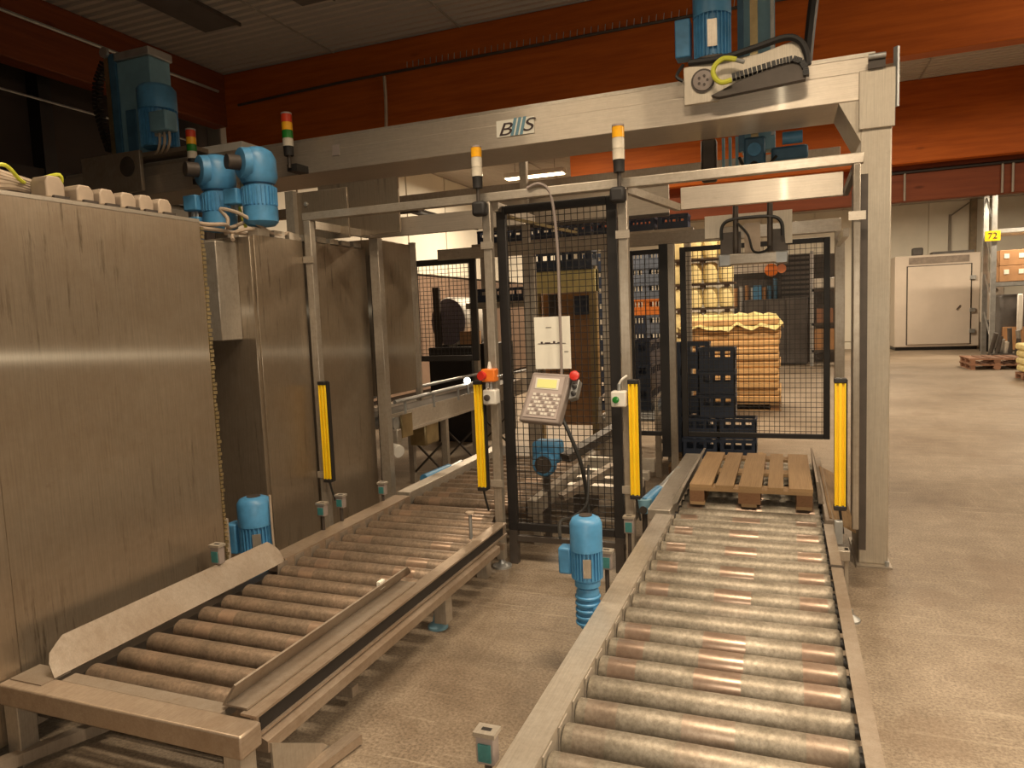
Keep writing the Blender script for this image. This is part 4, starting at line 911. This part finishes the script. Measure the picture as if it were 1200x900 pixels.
B(-4.2,-1.1,9.45,9.49,2.76,2.86).build('side_rail', M['steel_x'], t); B(-4.2,-1.1,9.85,9.89,2.76,2.86).build('side_rail', M['steel_x'], t); B(-4.2,-1.1,9.49,9.85,2.83,2.85).build('belt', M['steel_dark'], t)
for x in (-4.1,-1.2): B(x-.04,x+.04,9.6,9.7,0,2.76).build('post', M['steel_z'], t)
ORD = ['first','second','third','fourth','fifth','sixth','seventh']
for k in range(7): crate(f'navy crate riding on the overhead conveyor, {ORD[k]} from the left', -3.95+.43*k, 9.68, 2.852, 'navy', 'crates on the overhead conveyor', 0, .75)
# drum and boxes behind the mesh window
t = thing('horizontal_tank', 'white horizontal tank with grey end seen through the mesh window', 'tank', (-4.7,10.2,0))
MB().lathe((-4.86,9.9,1.77),(.30,.95,0),[(0,.30),(.02,.36),(.06,.38),(.62,.38),(.70,.30)],30).build('shell', M['white'], t)
MB().lathe((-4.85,9.895,1.77),(-.30,-.95,0),[(0,.355),(.012,.33),(.02,.1)],30).build('end_cover', plain('lilac_grey_cover',(.22,.19,.24),.5), t)
B(-5.1,-4.1,9.95,10.7,.0,1.42).build('base', M['black'], t); B(-5.02,-4.92,9.75,9.82,.6,2.3).build('upright', M['steel_dark'], t)
tag(B(-4.60,-4.33,9.75,9.95,1.42,1.62).build('carton', M['cardboard'], bev=.006), 'small brown carton before the white tank', 'carton')
tag(B(-4.95,-4.25,9.4,9.7,.0,1.40).build('black_cabinet', M['black'], bev=.01), 'black cabinet below the white tank in the mesh window', 'cabinet')

# ================================================================== far storage
t = thing('sheet_stack', 'tan stack of layered sheets under crumpled yellow film behind the rear mesh', 'stack', (-.95,13.6,0))
z = .15
for k in range(12):
    j = random.uniform(-.02,.02); B(-1.76+j,-.10+j,13.0+j,14.2,z,z+.118).build('sheet_layer', M['tan_box'], t, bev=.03); z += .122
mb = MB(); N = 14; V_ = []
for i in range(N+1):
    for k in range(9):
        q = k/8; x = -1.82+1.78*i/N; y = 12.96+1.3*q; h = z+.06+.05*math.sin(i*1.7)*math.cos(k*1.3)+random.uniform(-.02,.02)
        if i in (0,N) or k in (0,8): h = z-.14+random.uniform(-.08,.05)
        V_.append((x,y+(random.uniform(-.02,.01) if k == 0 else 0),h))
F_ = [(i*9+k,i*9+k+1,(i+1)*9+k+1,(i+1)*9+k) for i in range(N) for k in range(8)]
mb.add(V_, F_).build('film_cover', M['yellow_film'], t)
pallet('pallet under the tan sheet stack', -.93, 13.6, 0, R(90), L=1.7, W=1.15)
me_k = MB().lathe((0,0,0),(0,0,1),[(0,.12),(.02,.15),(.10,.165),(.38,.165),(.44,.15),(.46,.11),(.47,.11)],16).mesh('beer_keg', M['keg'], origin=(0,0,0))[0]
for r_ in range(6):
    for c_ in range(4):
        if r_ < 2 and c_ > 1: continue
        tag(inst('beer_keg', me_k, (-2.30+.345*c_, 17, .16+.56*r_), None), f'yellow keg in the keg wall, {RW[r_]} row, {ORD[c_]} from the left', 'keg', 'yellow kegs')
    t = thing('keg_pallet', f'dark slatted keg pallet under the {RW[r_]} row of yellow kegs', 'pallet', (-1.78,17,.05+.56*r_), 'keg pallets')
    B(-2.5,-1.05,16.8,17.2,.12+.56*r_,.16+.56*r_).build('deck', M['keg_dark'], t)
    for x in (-2.3,-1.78,-1.25): B(x-.05,x+.05,16.82,17.18,.05+.56*r_ if r_ else 0,.12+.56*r_).build('block', M['keg_dark'], t)
# far machinery behind rear mesh
t = thing('filling_machine', 'dark machinery with a blue upright far behind the rear mesh', 'machine', (-.8,24,0))
B(-1.6,1.6,24.7,25.2,0,3.4).build('body', M['grey_paint'], t); B(-.98,-.72,24.0,24.2,.4,2.5).build('blue_upright', M['blue'], t)
for k in range(8): MB().cyl((-1.5+.17*k,24.1,1.4+.5*random.random()),(-1.5+.17*k,24.1,2.3+.5*random.random()),.06,8).build('pipe', M[random.choice(['galv','steel_dark','cardboard','blue_dark'])], t)
B(-1.6,-.25,24.0,24.1,2.9,3.3).build('canopy', M['white'], t)
MB().lathe((-.42,23.9,2.95),(0,-1,0),[(0,.2),(.1,.2),(.15,.1)],14).build('orange_hood', M['orange'], t)
t = thing('slatted_shutter', 'dark slatted unit far behind the rear mesh at right', 'machine', (.25,24,0))
B(-.15,.70,24.2,24.6,2.0,3.4).build('body', M['black'], t)
for k in range(9): B(-.13,.68,24.15,24.2,2.05+.15*k,2.13+.15*k).build('slat', M['grey_paint'], t)
B(-.1,.0,24.3,24.5,0,2.0).build('leg', M['steel_dark'], t); B(.55,.65,24.3,24.5,0,2.0).build('leg', M['steel_dark'], t)
t = thing('grey_cabinet', 'grey cabinet far behind the tan sheet stack', 'cabinet', (-.3,23.5,0)); B(-1.2,.62,23.5,23.9,.05,2.05).build('body', M['grey_paint'], t, bev=.02)
for x in (-.6,0): B(x-.01,x+.01,23.48,23.5,.1,2.0).build('door_gap', M['black'], t)
t = thing('loaded_rack', 'cluttered rack with reddish boxes at the right end of the rear mesh view', 'rack', (1.05,23,0))
for x in (.72,1.5):
    B(x-.05,x+.05,23,23.1,0,3.4).build('upright', M['galv'], t)
for z in (.4,1.2,2.2): B(.72,1.5,23,23.6,z,z+.08).build('shelf', M['steel_dark'], t)
B(.8,1.4,23.05,23.5,.48,1.1).build('load', M['cardboard'], t); B(.85,1.3,23.05,23.5,1.28,1.7).build('load', M['pallet_red'], t); B(.75,1.45,23.05,23.5,2.28,2.6).build('load', M['white'], t, bev=.05)
# white cold store box
t = thing('cold_store_box', 'large white insulated box with a single door at the back right', 'cold store', (5.2,30.5,0))
B(3.75,6.45,29.75,31.3,.12,3.46).build('body', M['box_white'], t, bev=.03)
d = B(4.17,6.15,29.70,29.75,.22,3.05).build('door', M['box_white'], t, bev=.01)
MB().bar((5.72,29.68,1.45),(5.84,29.68,1.6),.04,.03).build('handle', M['steel_dark'], d)
for z in (.6,1.35,2.5): B(6.12,6.3,29.66,29.74,z,z+.14).build('hinge', M['galv'], d, bev=.01)
mb = B(4.13,6.19,29.735,29.752,3.05,3.08).box(4.13,4.165,29.735,29.752,.2,3.08).box(6.155,6.19,29.735,29.752,.2,3.08); mb.build('door_gap', M['steel_dark'], t)
B(4.2,6.1,29.73,29.76,3.14,3.38).build('vent_strip', plain('grey_brown_strip',(.28,.23,.19),.6), t); B(3.8,6.4,29.85,31.2,0,.12).build('base', M['black'], t)
B(4.35,4.7,30,30.3,3.46,3.75).build('roof_unit', M['grey_paint'], t, bev=.05); B(5.0,6.3,30,30.6,3.46,3.56).build('roof_tray', M['grey_paint'], t)
t = thing('steel_column', 'brown steel column with a door track on the back wall', 'column', (6.5,31.3,0))
B(6.42,6.62,31.2,31.46,0,5.5).build('column', plain('brown_paint',(.24,.18,.11),.6), t); B(5.75,5.83,31.38,31.46,3.4,5.0).build('track', M['grey_wall'], t); MB().bar((5.8,31.4,4.95),(6.42,31.4,5.4),.06,.05).build('track', M['grey_wall'], t)
# pallet rack
t = thing('pallet_rack', 'galvanised pallet rack upright and beams at the right edge', 'rack', (7.5,26.4,0))
for x in (5.98,8.9):
    B(x-.07,x+.07,26,26.1,0,5.2).build('upright', M['galv'], t); B(x-.07,x+.07,27.0,27.1,0,5.2).build('upright', M['galv'], t)
    for k in range(4): MB().bar((x,26.05,.4+1.2*k),(x,27.05,1.4+1.2*k),.04,.04).build('brace', M['galv'], t)
for z in (2.16,3.78): 
    for y in (26.0,27.05): B(6.05,8.83,y,y+.05,z,z+.12).build('shelf_beam', M['galv'], t)
B(6.0,8.9,26.1,27,3.74,3.9).build('film_roll_load', M['white'], t, bev=.05)
s = B(5.72,6.12,25.93,25.97,3.55,3.85).build('bay_sign', M['yellow'], t); text('72', (5.92,25.92,3.70), .26, M['ink'], s, (R(90),0,0))
k = 0
for c_ in range(3):
    for r_ in range(2):
        t = thing('cardboard_box', f'brown cardboard box on the pallet rack shelf, {("lower","upper")[r_]} row, {ORD[c_]} from the left', 'box', (6.5+.75*c_,26.5,2.28+.48*r_), 'boxes on the pallet rack')
        B(6.14+.75*c_,6.86+.75*c_,26.05,27,2.30+.48*r_,2.77+.48*r_).build('carton', M['cardboard'], t, bev=.01)
        for q in (.12,.5): B(6.14+.75*c_+q,6.14+.75*c_+q+.13,26.04,26.05,2.52+.48*r_,2.66+.48*r_).build('paper_label', M['paper'], t)
t = thing('stored_goods', 'dark covered goods under the lower rack beam', 'goods', (7.0,26.5,0)); B(6.2,8.6,26.1,27,.2,1.9).build('cover', M['grey_paint'], t, bev=.08); B(6.25,6.8,25.95,26.1,.2,.9).build('carton', M['cardboard'], t); B(6.6,6.75,25.9,26.0,.8,1.9).build('wrapped_post', M['white'], t, bev=.03)
B(6.9,7.6,25.95,26.1,.15,.75).build('carton', M['cardboard'], t)
t = thing('switch_cabinet', 'narrow white switch cabinet with round gauges between cold store and rack', 'cabinet', (6.5,28.5,0))
B(6.25,6.85,28.4,28.8,1.0,2.7).build('case', M['box_white'], t, bev=.02); B(6.25,6.95,28.35,28.8,0,1.0).build('lower_unit', M['black'], t)
for k in range(3): MB().cyl((6.55,28.4,1.5+.3*k),(6.55,28.36,1.5+.3*k),.07,12).build('gauge', M['red' if k == 1 else 'steel_dark'], t)
MB().bar((6.2,28.3,1.05),(7.0,28.3,1.05),.06,.06).build('rail', M['galv'], t)
t = thing('floor_equipment', 'jumble of grey fittings on the floor before the rack', 'equipment', (5.9,24.5,0))
for k in range(7): x = 5.6+.13*k; MB().cyl((x,24.5+.2*random.random(),0),(x+random.uniform(-.15,.15),24.5,.4+.7*random.random()),.06,8).build('pipe', M[random.choice(['galv','white','grey_paint'])], t)
B(5.6,6.5,24.4,24.9,0,.18).build('base', M['grey_paint'], t)
pallet('lower of two reddish wooden pallets on the floor before the cold store', 4.98, 21.7, 0, 0, PMR, L=1.2, W=1.2)
pallet('upper of two reddish wooden pallets on the floor before the cold store', 4.98, 21.7, .146, 0, PMR, L=1.2, W=1.2)
t = thing('sack_stack', 'pale sacks stacked on a red pallet at the right edge', 'stack', (5.4,18.4,.145))
for r_ in range(4): B(4.80+random.uniform(-.02,.02),6.0,17.9,18.9,.16+.16*r_,.31+.16*r_).build('sack_layer', M['yellow_film'], t, bev=.05)
tag(B(5.0,5.7,18.0,18.6,.81,1.05).build('yellow_bin', M['yellow'], bev=.03), 'yellow bin on top of the pale sacks at the right edge', 'bin')
pallet('red wooden pallet under the pale sacks at the right edge', 5.4, 18.4, 0, R(90), PMR, L=1.2, W=1.0)
